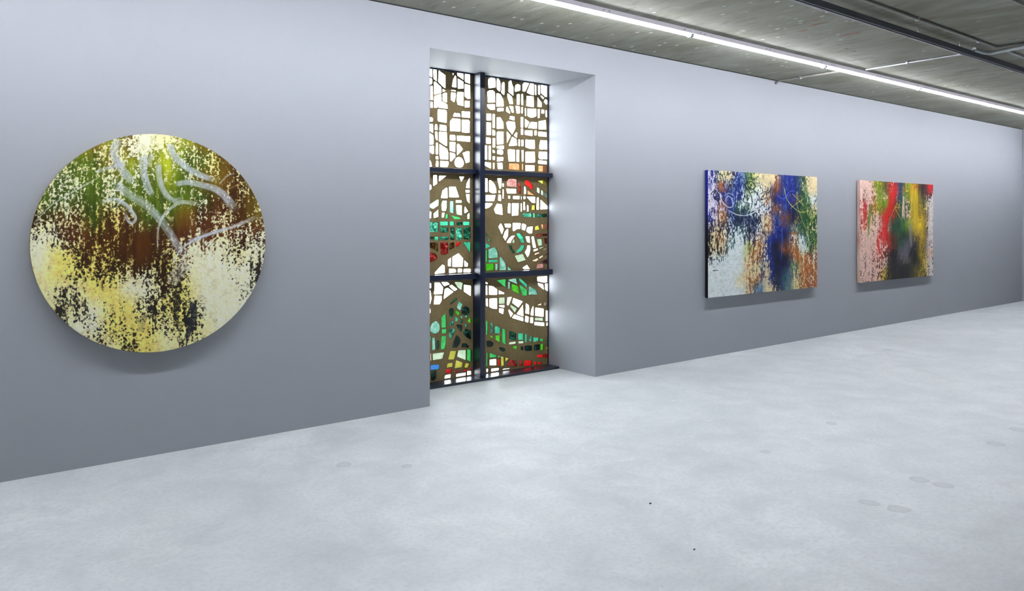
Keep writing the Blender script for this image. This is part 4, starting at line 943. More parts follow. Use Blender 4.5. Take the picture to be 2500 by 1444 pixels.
ROWS = {'B': (.022, .985), 'M': (.985, 1.982), 'T': (1.982, 2.929)}
for wi, key in enumerate(('TL', 'TR', 'ML', 'MR', 'BL', 'BR')):
    xa, xb = (OX0, 4.247) if key[1] == 'L' else (4.297, OX1)
    plist = []
    for ln in PANES[key].split('\n'):
        ln = ln.split()
        plist.append((ln[0], [tuple(int(v) / 1000 for v in q.split(',')) for q in ln[1:]]))
    glass_panel('window_%d' % (wi + 1), xa, xb, *ROWS[key[0]], plist)

# navy steel frame in front of the panels
wf = tag(empty('window_frame', (4.262, .6, 0)), kind='structure')
box('post', M_NAVY, wf, 4.243, 4.300, .57, .735, .024, OZ, .002)
for xa, xb in ((OX0, 4.243), (4.300, OX1)):
    for z0, z1 in ((.958, 1.012), (1.962, 2.004)):
        box('rail', M_NAVY, wf, xa, xb, .62, .69, z0, z1, .002)
    box('head_rail', M_NAVY, wf, xa, xb, .672, .69, OZ - .014, OZ, .001)
box('sill', M_SILL, wf, OX0, OX1, .52, .735, 0, .024, .002)
for xa, xb in ((OX0, OX0 + .012), (OX1 - .012, OX1)):
    box('side_channel', M_NAVY, wf, xa, xb, .684, .69, .024, OZ - .014)

# ================================================================ batten lights under the ceiling
LY = -.93


def batten(x0, x1, label):
    r = tag(empty('batten_light', ((x0 + x1) / 2, LY, CEIL)), label, 'light', 'line of batten lights along the ceiling')
    box('housing', M_HOUSING, r, x0 + .003, x1 - .003, LY - .033, LY + .033, CEIL - .040, CEIL, .003)
    box('reflector', M_WHITE, r, x0 + .003, x1 - .003, LY - .041, LY + .033, CEIL - .0418, CEIL - .0400)
    bm = bmesh.new()
    add_tube(bm, [(x0 + .012, 0, 0), (x1 - .012, 0, 0)], 1.0, 24)
    for v in bm.verts:                     # flat oval diffuser, broad side down
        v.co.y, v.co.z = LY + v.co.y * .022, CEIL - .0512 + v.co.z * .0082
    obj('tube', bm, M_TUBE, r)
    for s, xx in ((-1, x0 + .012), (1, x1 - .012)):
        bm = bmesh.new()
        add_box(bm, xx - .008, xx + .008, LY - .026, LY + .026, CEIL - .066, CEIL - .040, .004)
        add_box(bm, xx - .014, xx + .014, LY - .010, LY + .010, CEIL - .072, CEIL - .060, .003)
        obj('lamp_holder', bm, M_CLIP, r)
    for xx in (x0 + .10, x0 + .16, (x0 + x1) / 2, (x0 + x1) / 2 + .06, x1 - .12):
        bm = bmesh.new()
        add_tube(bm, [(xx, LY - .031, CEIL - .020), (xx, LY - .0375, CEIL - .020)], .006, 10)
        obj('screw', bm, M_CLIP, r)
    return r


batten(-3.52, -1.27, 'white batten light at the far end, second one left of the round painting')
batten(-1.27, .98, 'white batten light left of the one above the round painting')
batten(.98, 3.23, 'white batten light on the ceiling in front of the round painting')
batten(3.23, 5.48, 'glowing batten light on the ceiling above the stained glass window niche')
batten(5.48, 7.73, 'glowing batten light above the wall between window niche and blue painting')
batten(7.73, 9.98, 'glowing batten light crossed by the thin steel conduit on the ceiling')
batten(9.98, 12.23, 'glowing batten light above the painting with red and yellow streaks')
batten(12.23, 14.48, 'glowing batten light beyond the last painting, next to last before end wall')
batten(14.48, 16.33, 'last batten light, ending at the far end wall')


def pipe(name, pts, r, mat, label, clips=()):
    bm = bmesh.new()
    add_tube(bm, pts, r, 12)
    root = tag(obj(name, bm, mat), label, 'conduit')
    for (x, y, ax) in clips:
        bm = bmesh.new()
        z0 = CEIL - .001
        w = r + .004
        if ax == 'x':                    # pipe runs along x: saddle across y
            add_box(bm, x - .012, x + .012, y - w, y + w, z0 - 2 * r - .009, z0, .002)
            add_box(bm, x - .012, x + .012, y - w - .02, y + w + .02, z0 - .003, z0)
        else:
            add_box(bm, x - w, x + w, y - .012, y + .012, z0 - 2 * r - .009, z0, .002)
            add_box(bm, x - w - .02, x + w + .02, y - .012, y + .012, z0 - .003, z0)
        obj('saddle_clip', bm, M_GALV, root)
    return root


R1 = .0115
zc = CEIL - R1 - .004
root = pipe('steel_conduit', bend((-4.9, -2.05, zc), (8.40, -2.05, zc), (8.40, -1.05, zc), .06), R1, M_GALV,
            'steel conduit running beside the trunking, then turning across to the lights', [(8.40, -1.5, 'y')])
for x in (7.22, 4.1, .9):
    bm = bmesh.new()
    add_tube(bm, [(x - .05, -2.05, zc - .001), (x + .05, -2.05, zc - .001)], R1 + .0035, 12)
    obj('coupling', bm, M_DULL, root)
pipe('steel_conduit', [(8.262, -.845, zc), (8.262, -.05, zc), (8.262, -.012, zc - .012), (8.262, -.012, zc - .034)], R1, M_DULL,
     'short dark conduit between the lights and the top of the grey wall', [(8.262, -.33, 'y')])
R2 = .012
zb = CEIL - R2 - .004
pipe('steel_conduit', bend((-4.9, -2.385, zb), (8.335, -2.385, zb), (8.335, -2.62, zb), .07), R2, M_DULL,
     'long dark conduit parallel to the trunking on its room side', [(6.63, -2.385, 'x'), (7.9, -2.385, 'x'), (4.2, -2.385, 'x')])
bm = bmesh.new()
R3 = .02
z3 = CEIL - R3 - .031
pts = bend((8.02, -2.30, z3 - .012), (8.335, -2.30, z3 - .012), (8.335, -2.60, z3), .10) + [(8.335, -10.2, z3)]
pipe('steel_conduit', pts, R3, M_GALV, 'thick grey conduit leaving the trunking towards the room side')
pipe('steel_conduit', bend((16.2, -2.385, zb), (8.56, -2.385, zb), (8.56, -2.30, zb), .04) + [(8.56, -2.29, zb)], R2, M_GALV,
     'conduit with a pale hooked end beyond the thick cross conduit', [(9.6, -2.385, 'x')])
pipe('steel_conduit', [(8.45, -2.17, zb), (16.2, -2.17, zb)], .009, M_DULL,
     'thin conduit along the wall side of the trunking beyond the cross conduit', [(8.52, -2.17, 'x')])
pipe('steel_conduit', [(-4.9, -3.09, zb), (16.2, -3.09, zb)], .010, M_DULL,
     'dark conduit in the upper corner, farthest from the grey wall', [])

# hung cable trunking: two side flanges, web, lips and drop rods
tr = tag(empty('cable_trunking', (5.7, -2.24, CEIL - .064)), 'dark grey cable trunking hung on short rods below the ceiling', 'trunking')
bm = bmesh.new()
TX0, TX1 = -4.95, 16.3
add_box(bm, TX0, TX1, -2.268, -2.263, CEIL - .112, CEIL - .064)
add_box(bm, TX0, TX1, -2.222, -2.217, CEIL - .112, CEIL - .064)
add_box(bm, TX0, TX1, -2.263, -2.222, CEIL - .068, CEIL - .064)
obj('channel', bm, M_TRUNK, tr)
box('lip', M_TRUNK, tr, TX0, TX1, -2.263, -2.250, CEIL - .112, CEIL - .108)
box('lip', M_GALV, tr, TX0, TX1, -2.236, -2.222, CEIL - .112, CEIL - .108)
box('slot_shade', M_BLACK, tr, TX0, TX1, -2.263, -2.222, CEIL - .100, CEIL - .098)  # black sheet stands in for the shade inside the channel
for x in (-2.5, -.6, 1.3, 3.2, 5.1, 6.974, 7.841, 9.7, 11.6, 13.5, 15.4):
    bm = bmesh.new()
    add_tube(bm, [(x, -2.2425, CEIL - .001), (x, -2.2425, CEIL - .066)], .004, 8)
    add_tube(bm, [(x, -2.2425, CEIL - .001), (x, -2.2425, CEIL - .008)], .010, 8)
    obj('rod', bm, M_GALV, tr)

# specks lying on the floor
for (x, y, s, lab) in ((3.109, -2.553, .0055, 'dark speck on the floor, the one nearer the window'),
                       (2.835, -3.061, .0045, 'dark speck on the floor, the one nearer the front')):
    bm = bmesh.new()
    bmesh.ops.create_icosphere(bm, subdivisions=2, radius=s)
    for v in bm.verts:
        v.co = Vector((v.co.x * (1.2 + random.random() * .3), v.co.y * (.8 + random.random() * .4), v.co.z * (.5 + random.random() * .2) + s * .45))
        v.co.z = max(v.co.z, 0)
    o = tag(obj('floor_speck', bm, M_BLACK), lab, 'speck', kind='thing')
    o.location = (x, y, 0)

# ================================================================ paintings
# colour lies in a painted layer (one colour per point of a fine relief mesh); the relief is real impasto
def vnoise(h, w, fy, fx, rng):
    g = rng.random((int(fy) + 3, int(fx) + 3))
    y = np.linspace(0, fy, h)
    x = np.linspace(0, fx, w)
    y0, x0 = y.astype(int), x.astype(int)
    ty, tx = y - y0, x - x0
    ty, tx = (ty * ty * (3 - 2 * ty))[:, None], (tx * tx * (3 - 2 * tx))[None]
    A, B = g[y0][:, x0], g[y0][:, x0 + 1]
    Cc, Dd = g[y0 + 1][:, x0], g[y0 + 1][:, x0 + 1]
    return (A * (1 - tx) + B * tx) * (1 - ty) + (Cc * (1 - tx) + Dd * tx) * ty


def fbm(h, w, fy, fx, octv, rng, gain=.55):
    s, a, t = np.zeros((h, w)), 1.0, 0
    for _ in range(octv):
        s += a * vnoise(h, w, fy, fx, rng)
        t += a
        a *= gain
        fy, fx = min(fy * 2, h / 1.5), min(fx * 2, w / 1.5)
    return s / t


def ranked(n):
    r = np.empty(n.size)
    r[np.argsort(n.ravel())] = np.linspace(0, 1, n.size)
    return r.reshape(n.shape)


def sample(grid, U, V, jitter=None):
    """bilinear lookup of a coarse grid (rows, cols[, 3]) at U, V in 0..1"""
    g = np.array(grid, float)
    R, Cn = g.shape[:2]
    y = np.clip(V * R - .5, 0, R - 1)
    x = np.clip(U * Cn - .5, 0, Cn - 1)
    y0, x0 = np.minimum(y.astype(int), R - 2), np.minimum(x.astype(int), Cn - 2)
    ty, tx = y - y0, x - x0
    if g.ndim == 3:
        ty, tx = ty[..., None], tx[..., None]
    return (g[y0, x0] * (1 - tx) + g[y0, x0 + 1] * tx) * (1 - ty) + (g[y0 + 1, x0] * (1 - tx) + g[y0 + 1, x0 + 1] * tx) * ty


def spline(pts, n=14):
    P = [np.array(p, float) for p in pts]
    P = [2 * P[0] - P[1]] + P + [2 * P[-1] - P[-2]]
    out = []
    for i in range(1, len(P) - 2):
        for t in np.linspace(0, 1, n, endpoint=False):
            a, b, c, d = P[i - 1:i + 3]
            out.append(.5 * (2 * b + (c - a) * t + (2 * a - 5 * b + 4 * c - d) * t * t + (3 * b - a - 3 * c + d) * t ** 3))
    out.append(P[-2])
    return np.array(out)


def stroke_mask(U, V, pts, w0, w1, rng, soft=.3):
    """0..1 coverage of a bristle-brush stroke along pts (half widths w0 to w1)"""
    q = spline(pts)
    n = len(q)
    best = np.full(U.shape, 9.0)
    cross, along = np.zeros(U.shape), np.zeros(U.shape)
    for i in range(n - 1):
        a, b = q[i], q[i + 1]
        w = w0 + (w1 - w0) * i / (n - 1)
        lo, hi = np.minimum(a, b) - w * 1.1, np.maximum(a, b) + w * 1.1
        r0, r1 = np.searchsorted(V[:, 0], [lo[1], hi[1]])
        c0, c1 = np.searchsorted(U[0], [lo[0], hi[0]])
        if r1 <= r0 or c1 <= c0:
            continue
        sl = np.s_[r0:r1, c0:c1]
        x, y = U[sl], V[sl]
        d = b - a
        L = max(math.hypot(*d), 1e-9)
        t = np.clip(((x - a[0]) * d[0] + (y - a[1]) * d[1]) / (L * L), 0, 1)
        dist = np.hypot(x - a[0] - t * d[0], y - a[1] - t * d[1]) / w
        cr = ((x - a[0]) * d[1] - (y - a[1]) * d[0]) / (L * w)
        m = dist < best[sl]
        best[sl] = np.where(m, dist, best[sl])
        cross[sl] = np.where(m, cr, cross[sl])
        along[sl] = np.where(m, (i + t) / (n - 1), along[sl])
    hairs = np.convolve(rng.random(40), [.25, .5, .25], 'same')
    h1 = np.interp(np.clip(cross, -1, 1) * .5 + .5, np.linspace(0, 1, 40), hairs)
    h2 = np.interp((along * 3 + np.clip(cross, -1, 1) * .3) % 1, np.linspace(0, 1, 12), rng.random(12))
    ends = np.clip(along / .06, 0, 1) * np.clip((1 - along) / (.10 + .12 * h1), 0, 1)
    m = np.clip((1 - best) / soft, 0, 1)
    return m * ends * np.clip(.52 + .85 * h1 + .25 * (h2 - .5), 0, 1.1)


LINV = np.vectorize(lambda v: v / 12.92 if v <= .04045 else ((v + .055) / 1.055) ** 2.4)


def to_lin(rgb):
    v = np.clip(rgb / 255, 0, 1)
    return np.where(v <= .04045, v / 12.92, ((v + .055) / 1.055) ** 2.4)


def compose(U, V, bg, fg, cov, rng, stretch=(26, 46), ridge=.5, sharp=.10, wob=.02, strokes=(), relief=.0022, gain=1.5, patch=.16, crisp=.25):
    """returns (linear colours, height)"""
    h, w = U.shape
    wu = (fbm(h, w, 9, 22, 3, rng) - .5) * wob * 2
    wv = (fbm(h, w, 8, 26, 4, rng) - .5) * wob * 5
    Uw, Vw = U + wu, V + wv
    base = sample(bg, Uw, Vw)
    top = sample(fg, Uw, Vw)
    cv = sample(cov, Uw, Vw)
    cv = cv + patch * (fbm(h, w, 7, 16, 4, rng, .6) - .5) * 4 * np.clip(cv * (1 - cv) * 4, 0, 1) + crisp * (cv - .5) * np.clip(cv * 3, 0, 1)
    n1 = fbm(h, w, stretch[0], stretch[1], 4, rng, .62)
    n2 = np.abs(fbm(h, w, stretch[0] * .8, stretch[1] * .6, 4, rng, .65) - .5)
    drip = fbm(h, w, 5, 70, 3, rng)
    nn = ranked(ranked(n1) * (1 - ridge) + ranked(n2) * ridge + .35 * ranked(drip))
    m = np.clip((cv - nn) / sharp + .5, 0, 1) * (cv > .015)
    var = (fbm(h, w, 9, 70, 4, rng) - .5)
    base = base * (1 + .8 * var[..., None])
    var2 = (fbm(h, w, 40, 50, 4, rng) - .5)
    top = top * (1 + .20 * (var2 + (fbm(h, w, 110, 90, 2, rng) - .5))[..., None])
    rgb = base * (1 - m[..., None]) + top * m[..., None]
    hgt = m * (.7 + .8 * var2 + .7 * (n2 - .2)) + .25 * var
    bristle = fbm(h, w, 60, 60, 2, rng)
    for (pts, w0, w1, col, al) in strokes:
        s = stroke_mask(U, V, pts, w0, w1, rng) * al
        s = s * np.clip(.75 + .5 * bristle, 0, 1.1)
        s = np.clip(s, 0, 1)[..., None]
        rgb = rgb * (1 - s) + np.array(col, float) * s
        hgt = hgt + .3 * s[..., 0]
    return np.clip(to_lin(rgb) * gain, 0, .86), hgt * relief


k = Mat('oil_paint')
at = k.n('ShaderNodeVertexColor', layer_name='pigment')
k.set(Base_Color=at.outputs['Color'], Roughness=.42, Specular_IOR_Level=.3)
k.bump(k.noise(k.pos(), 220, 3, .6), .25, .002)
M_PAINT = k.m


def paint_mesh(name, X, Z, Y, rgb, hgt, parent):
    h, w = X.shape
    co = np.stack([X, Y - hgt, Z], -1).reshape(-1, 3)
    idx = np.arange(h * w).reshape(h, w)
    # row 0 is the top
    q = np.stack([idx[1:, :-1], idx[1:, 1:], idx[:-1, 1:], idx[:-1, :-1]], -1).reshape(-1, 4)
    me = bpy.data.meshes.new(name)
    me.vertices.add(len(co))
    me.vertices.foreach_set('co', co.ravel().astype(np.float32))
    me.loops.add(q.size)
    me.loops.foreach_set('vertex_index', q.ravel().astype(np.int32))
    me.polygons.add(len(q))
    me.polygons.foreach_set('loop_start', np.arange(0, q.size, 4, dtype=np.int32))
    me.polygons.foreach_set('use_smooth', np.ones(len(q), bool))
    me.update(calc_edges=True)
    ca = me.color_attributes.new('pigment', 'FLOAT_COLOR', 'POINT')
    rgba = np.ones((h * w, 4), np.float32)
    rgba[:, :3] = rgb.reshape(-1, 3)
    ca.data.foreach_set('color', rgba.ravel())
    me.materials.append(M_PAINT)
    o = bpy.data.objects.new(name, me)
    COL.objects.link(o)
    o.parent = parent
    o.matrix_parent_inverse = parent.matrix_basis.inverted()
    return o


def edge_strip(name, P, rgb, y0, y1, parent, n=5):
    """turned-over side of a canvas along the outline points P (list of x, z)"""
    P = np.array(P)
    X = np.repeat(P[None, :, 0], n, 0)
    Z = np.repeat(P[None, :, 1], n, 0)
    Y = np.linspace(y0, y1, n)[:, None] * np.ones((1, len(P)))
    o = paint_mesh(name, X, Z, Y, np.repeat(rgb[None], n, 0), np.zeros(X.shape), parent)
    return o


def persp(p, k):
    """even spacing on the canvas -> foreshortened spacing in image pixels, which the paint layout follows"""
    return p * (1 + k) / (1 + k * p)


# ---- round painting ---------------------------------------------------------
def round_layers():
    n = 620
    RC, RR, RZ = 1.2435, .699, 1.374
    # disc as rows of chords
    v = .5 - .5 * np.cos(np.linspace(0.012, PI - 0.012, n)) * 1.0
    zz = RZ + RR * (1 - 2 * v)
    half = np.sqrt(np.maximum(RR ** 2 - (zz - RZ) ** 2, 0))
    X = RC + half[:, None] * np.linspace(-1, 1, n)[None]
    Z = np.repeat(zz[:, None], n, 1)
    p = (X - (RC - RR)) / (2 * RR)
    t = 4.46 + .86 * p
    U = persp(p, .19)
    V = (.5 + (1.3655 - Z) * 1860 / t / 537.8)  # height projected into the camera image, where the layout was read off
    # noise must live on the square, not on the squeezed chords: evaluate on a square raster
    m = 800
    gu, gv = np.meshgrid((np.arange(m) + .5) / m, (np.arange(m) + .5) / m)
    GR, OL, BR, DB, DK, RB = (68, 86, 14), (124, 132, 22), (62, 34, 8), (38, 21, 6), (38, 33, 27), (76, 38, 16)
    OB, YG, G2, BK = (100, 78, 16), (150, 158, 30), (58, 76, 14), (24, 22, 24)
    bg = [[OL, OL, OL, OB, OL, OB, OL, OL, OL, OB, OB, OB, OB],
          [G2, GR, GR, GR, OB, OL, OL, YG, GR, GR, OB, BR, BR],
          [G2, G2, GR, GR, GR, GR, GR, OL, GR, OB, OB, BR, OB],
          [G2, G2, G2, G2, GR, GR, GR, GR, GR, G2, BR, BR, OB],
          [DB, BR, BR, G2, BR, BR, G2, G2, OB, BR, RB, BR, OB],
          [DB, DB, RB, BR, BR, BR, BR, BR, RB, RB, RB, RB, RB],
          [DK, DK, DB, BR, BR, BR, BR, DB, RB, RB, RB, DB, DB],
          [DK, DK, DB, DB, DB, BR, DB, DB, DB, DK, DB, DK, DK],
          [DK, DK, DK, DK, DK, BR, DB, DB, DK, BK, DK, DK, DK],
          [DK, DK, DK, DK, DK, DK, DK, DK, DK, BK, DK, DK, DK],
          [DK, DK, DK, DK, DK, DK, DK, DK, BK, DK, DK, DK, DK],
          [DK, DK, DK, DK, DK, DK, DK, DK, DK, DK, DK, DK, DK]]
    CR, YL, PW, GW = (226, 216, 158), (226, 206, 108), (226, 222, 186), (214, 214, 180)
    fg = [[CR, CR, CR, CR, CR, PW, PW, CR, CR, CR, CR, CR, CR],
          [CR, CR, CR, CR, CR, GW, GW, CR, PW, CR, YL, CR, CR],
          [CR, GW, GW, CR, GW, GW, GW, GW, GW, CR, CR, CR, CR],
          [CR, GW, GW, CR, PW, CR, CR, CR, GW, GW, CR, CR, CR],
          [CR, CR, CR, YL, YL, CR, CR, CR, CR, GW, CR, CR, CR],
          [PW, PW, CR, YL, YL, YL, CR, CR, CR, PW, CR, PW, PW],
          [PW, YL, YL, YL, YL, YL, YL, YL, PW, PW, PW, CR, PW],
          [CR, YL, YL, YL, YL, CR, PW, YL, CR, PW, PW, PW, PW],
          [CR, CR, CR, YL, YL, PW, PW, CR, YL, PW, PW, PW, PW],
          [CR, CR, CR, PW, YL, YL, CR, YL, YL, PW, PW, PW, PW],
          [CR, CR, PW, PW, YL, YL, YL, CR, YL, CR, PW, PW, PW],
          [CR, CR, CR, CR, CR, YL, YL, CR, CR, CR, CR, CR, CR]]
    cov = [[0, 0, .1, .1, .3, .8, .95, .8, .35, .1, .1, .1, 0],
           [0, .1, .2, .15, .5, .5, .5, .35, .55, .25, .2, .15, 0],
           [.2, .5, .6, .3, .45, .4, .42, .3, .42, .25, .25, .2, .1],
           [.3, .5, .5, .3, .5, .3, .22, .18, .2, .35, .25, .3, .3],
           [.35, .5, .25, .15, .45, .2, .15, .08, .15, .45, .35, .35, .4],
           [.75, .5, .22, .3, .2, .02, .02, .02, .22, .35, .35, .5, .55],
           [.97, .9, .5, .4, .35, .04, .08, .3, .6, .93, .85, .5, .55],
           [.95, .97, .5, .5, .4, .5, .42, .38, .72, .99, .98, .65, .5],
           [.8, .6, .42, .93, .9, .8, .5, .32, .65, .97, .98, .8, .55],
           [.7, .6, .5, .8, .85, .75, .5, .36, .5, .85, .95, .9, .7],
           [.7, .8, .8, .7, .6, .9, .8, .5, .5, .9, .93, .93, .9],
           [.9, .9, .9, .85, .75, .6, .92, .95, .6, .7, .95, .95, .95]]

    def S(*pts):
        return [((x - 82) / 1308, (y - 82) / 1233) for x, y in pts]
    B1, B2, B3 = (176, 184, 196), (150, 150, 162), (196, 204, 210)
    st = [(S((575, 100), (548, 170), (570, 240), (620, 310), (660, 360)), .020, .020, B1, .75),
          (S((712, 190), (712, 290), (738, 380), (765, 430)), .020, .016, B1, .75),
          (S((760, 190), (745, 230), (735, 260)), .010, .010, B1, .62),
          (S((793, 240), (800, 330), (830, 410), (880, 455), (935, 440)), .015, .012, B1, .75),
          (S((858, 130), (880, 200), (950, 270), (1040, 320), (1130, 350)), .018, .014, B1, .72),
          (S((885, 365), (960, 355), (1050, 375), (1120, 400), (1180, 455), (1232, 530)), .013, .022, B1, .72),
          (S((548, 350), (640, 420), (740, 490), (820, 580), (890, 690), (955, 795)), .022, .018, B1, .62),
          (S((468, 465), (530, 440), (590, 455), (640, 500), (668, 550), (645, 578), (615, 545), (612, 505)), .006, .009, B3, .7),
          (S((560, 445), (620, 480), (662, 545)), .013, .008, B1, .62),
          (S((792, 735), (790, 640), (812, 555), (860, 500), (930, 465), (1045, 485)), .0022, .012, B3, .65),
          (S((870, 820), (910, 740), (990, 680), (1100, 640), (1230, 600), (1370, 542)), .003, .010, B3, .75),
          (S((960, 690), (1050, 655), (1180, 615)), .012, .008, B1, .55),
          (S((100, 570), (200, 470), (330, 390), (480, 310)), .003, .005, B3, .6),
          (S((440, 290), (540, 260), (620, 240)), .008, .012, B1, .62),
          (S((955, 800), (905, 860), (855, 930)), .034, .030, B2, .42),
          (S((900, 690), (850, 740), (800, 765)), .0018, .0018, B1, .62),
          (S((345, 240), (400, 262), (450, 320), (470, 400)), .0035, .003, (110, 140, 40), .5),
          (S((1290, 350), (1220, 380), (1140, 420)), .004, .003, (170, 140, 70), .5),
          (S((1130, 370), (1180, 320), (1230, 310)), .004, .002, B1, .55),
          (S((985, 1020), (990, 1110), (965, 1190), (945, 1235)), .017, .012, (34, 38, 44), .85),
          (S((905, 960), (890, 1080), (915, 1180)), .010, .008, (40, 38, 24), .6),
          (S((720, 1075), (700, 1150), (690, 1190)), .02, .014, (70, 66, 60), .3)]
    cov = [[c_ * .84 if c_ < .52 else c_ for c_ in row] for row in cov]
    rng = np.random.default_rng(11)
    rgb, hg = compose(gu, gv, bg, fg, cov, rng, (92, 128), .5, .17, .014, st, .0036, 1.2, .24, .25)
    iu = np.clip(U * m - .5, 0, m - 1.001)
    iv = np.clip(V * m - .5, 0, m - 1.001)
    u0, v0 = iu.astype(int), iv.astype(int)
    fu, fv = iu - u0, iv - v0

    def look(a):
        e = (..., None) if a.ndim == 3 else (...,)
        A = a[v0, u0] * (1 - fu)[e] + a[v0, u0 + 1] * fu[e]
        Bb = a[v0 + 1, u0] * (1 - fu)[e] + a[v0 + 1, u0 + 1] * fu[e]
        return A * (1 - fv)[e] + Bb * fv[e]
    C3, H3 = look(rgb), look(hg)
    H3[:, 0] = H3[:, -1] = 0
    H3[0] = H3[-1] = 0
    root = tag(empty('round_painting', (RC, 0, RZ)), 'round painting in cream, yellow, olive and brown with grey brush loops', 'painting')
    paint_mesh('paint_surface', X, Z, np.full(X.shape, -.05), C3, H3, root)
    ang = np.linspace(0, 2 * PI, 181)
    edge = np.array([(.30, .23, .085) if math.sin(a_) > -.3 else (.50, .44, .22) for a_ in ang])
    edge_strip('canvas_edge', [(RC + RR * math.cos(a_), RZ + RR * math.sin(a_)) for a_ in ang], edge, -.05, -.012, root)
    bm = bmesh.new()
    ring = [bm.verts.new((RC + (RR - .02) * math.cos(a_), -.012, RZ + (RR - .02) * math.sin(a_))) for a_ in ang[:-1]]
    ring2 = [bm.verts.new((v.co.x, -.001, v.co.z)) for v in ring]
    bm.faces.new(ring)
    bm.faces.new(ring2[::-1])
    for i in range(180):
        bm.faces.new((ring[i], ring[(i + 1) % 180], ring2[(i + 1) % 180], ring2[i]))
    ring3 = [bm.verts.new((RC + RR * math.cos(a_), -.012, RZ + RR * math.sin(a_))) for a_ in ang[:-1]]
    for i in range(180):
        bm.faces.new((ring[i], ring3[i], ring3[(i + 1) % 180], ring[(i + 1) % 180]))
    obj('stretcher', bm, M_BOARD, root)


def rect_painting(name, label, x0, x1, z0, z1, kx, bg, fg, cov, strokes, seed, w, h, opts, left_edge=None):
    rng = np.random.default_rng(seed)
    pu = (np.arange(w)) / (w - 1)
    pv = (np.arange(h)) / (h - 1)
    P, V = np.meshgrid(pu, pv)
    U = persp(P, kx)
    rgb, hg = compose(U, V, bg, fg, cov, rng, strokes=strokes, **opts)
    hg[0] = hg[-1] = 0
    hg[:, 0] = hg[:, -1] = 0
    X, Z = x0 + (x1 - x0) * P, z1 - (z1 - z0) * V
    root = tag(empty(name, ((x0 + x1) / 2, 0, (z0 + z1) / 2)), label, 'painting')
    paint_mesh('paint_surface', X, Z, np.full(X.shape, -.05), rgb, hg, root)
    for tag_, sl in (('l', np.s_[:, 0]), ('r', np.s_[::-1, -1]), ('t', np.s_[0, ::-1]), ('b', np.s_[-1, :])):
        c = rgb[sl]
        if tag_ == 'l' and left_edge is not None:
            c = sample(np.array(left_edge, float)[:, None].repeat(2, 1), np.zeros(h), pv)
            c = np.clip(to_lin(c) * .9, 0, .85)
        edge_strip('canvas_edge', np.stack([X[sl], Z[sl]], -1), c, -.05, -.012, root, 3)
    bm = bmesh.new()
    add_box(bm, x0 + .02, x1 - .02, -.04, -.001, z0 + .02, z1 - .02)
    obj('stretcher', bm, M_BOARD, root)


round_layers()

# ---- blue painting ----------------------------------------------------------
B, N, K, G, O, T = (20, 36, 118), (12, 18, 50), (13, 13, 22), (28, 68, 40), (148, 82, 38), (52, 92, 100)
W, C, Y, P_, S_ = (216, 227, 227), (218, 200, 156), (160, 176, 84), (200, 194, 212), (96, 126, 186)
bgm = [[B, G, N, B, G, G, C, O, B, B, G, C], [B, O, N, B, G, N, N, O, B, B, G, C],
       [N, B, B, B, G, N, O, B, B, B, G, T], [B, O, B, G, G, N, B, O, B, N, G, G],
       [B, O, N, N, N, N, O, B, O, N, G, G], [N, N, N, T, N, N, O, B, B, T, G, G],
       [K, O, T, T, N, O, B, B, N, O, T, G], [K, K, T, T, O, O, B, N, O, O, T, G],
       [K, T, W, W, O, O, B, N, N, O, O, O], [W, W, W, W, O, T, B, N, N, T, O, O],
       [W, W, W, W, O, O, B, N, T, T, O, O], [W, W, W, W, O, T, C, N, T, Y, O, O]]
fgm = [[P_, C, C, S_, Y, C, C, C, S_, S_, C, C], [P_, P_, S_, S_, Y, W, C, B, S_, S_, C, C],
       [P_, P_, S_, W, W, W, C, B, S_, O, Y, W], [P_, P_, S_, W, W, W, W, C, S_, B, Y, C],
       [P_, C, S_, S_, S_, W, C, S_, B, O, Y, Y], [C, C, W, W, W, W, C, S_, O, C, Y, C],
       [C, C, W, W, W, W, C, S_, B, W, W, Y], [C, C, W, W, Y, C, C, B, N, C, W, Y],
       [W, W, W, W, C, C, W, B, B, C, C, W], [W, W, W, W, C, C, C, B, B, Y, C, C],
       [W, W, W, C, C, C, C, B, B, C, C, C], [W, W, W, W, C, S_, C, C, B, C, C, W]]
cvm = [[.42, .5, .45, .45, .15, .65, .95, .55, .04, .08, .35, .95], [.6, .35, .28, .45, .45, .5, .5, .35, .04, .08, .12, .75],
       [.65, .3, .12, .35, .6, .58, .5, .3, .04, .12, .22, .6], [.68, .35, .06, .35, .5, .52, .45, .3, .1, .15, .25, .5],
       [.45, .42, .3, .06, .04, .4, .7, .06, .3, .2, .15, .35], [.5, .5, .45, .4, .25, .4, .7, .04, .12, .45, .15, .42],
       [.4, .5, .7, .75, .42, .5, .35, .04, .1, .6, .6, .35], [.45, .45, .97, .98, .75, .55, .45, .12, .25, .4, .85, .4],
       [.55, .65, 1, 1, .7, .62, .45, .1, .1, .5, .4, .6], [.95, 1, 1, .97, .55, .65, .5, .04, .1, .7, .38, .32],
       [1, 1, 1, .98, .5, .45, .6, .04, .12, .7, .4, .35], [1, 1, 1, 1, .5, .45, .85, .3, .1, .75, .3, .42]]

cvm = [[c_ * .85 if (j_ > 8 and i_ > 4 and c_ < .8) else c_ for j_, c_ in enumerate(row)] for i_, row in enumerate(cvm)]


def S2(*pts):
    out = []
    for x, y in pts:
        u = (x - 150) / 1038
        out.append((u, (y - 97 - 63 * u) / (1218 - 153 * u)))
    return out


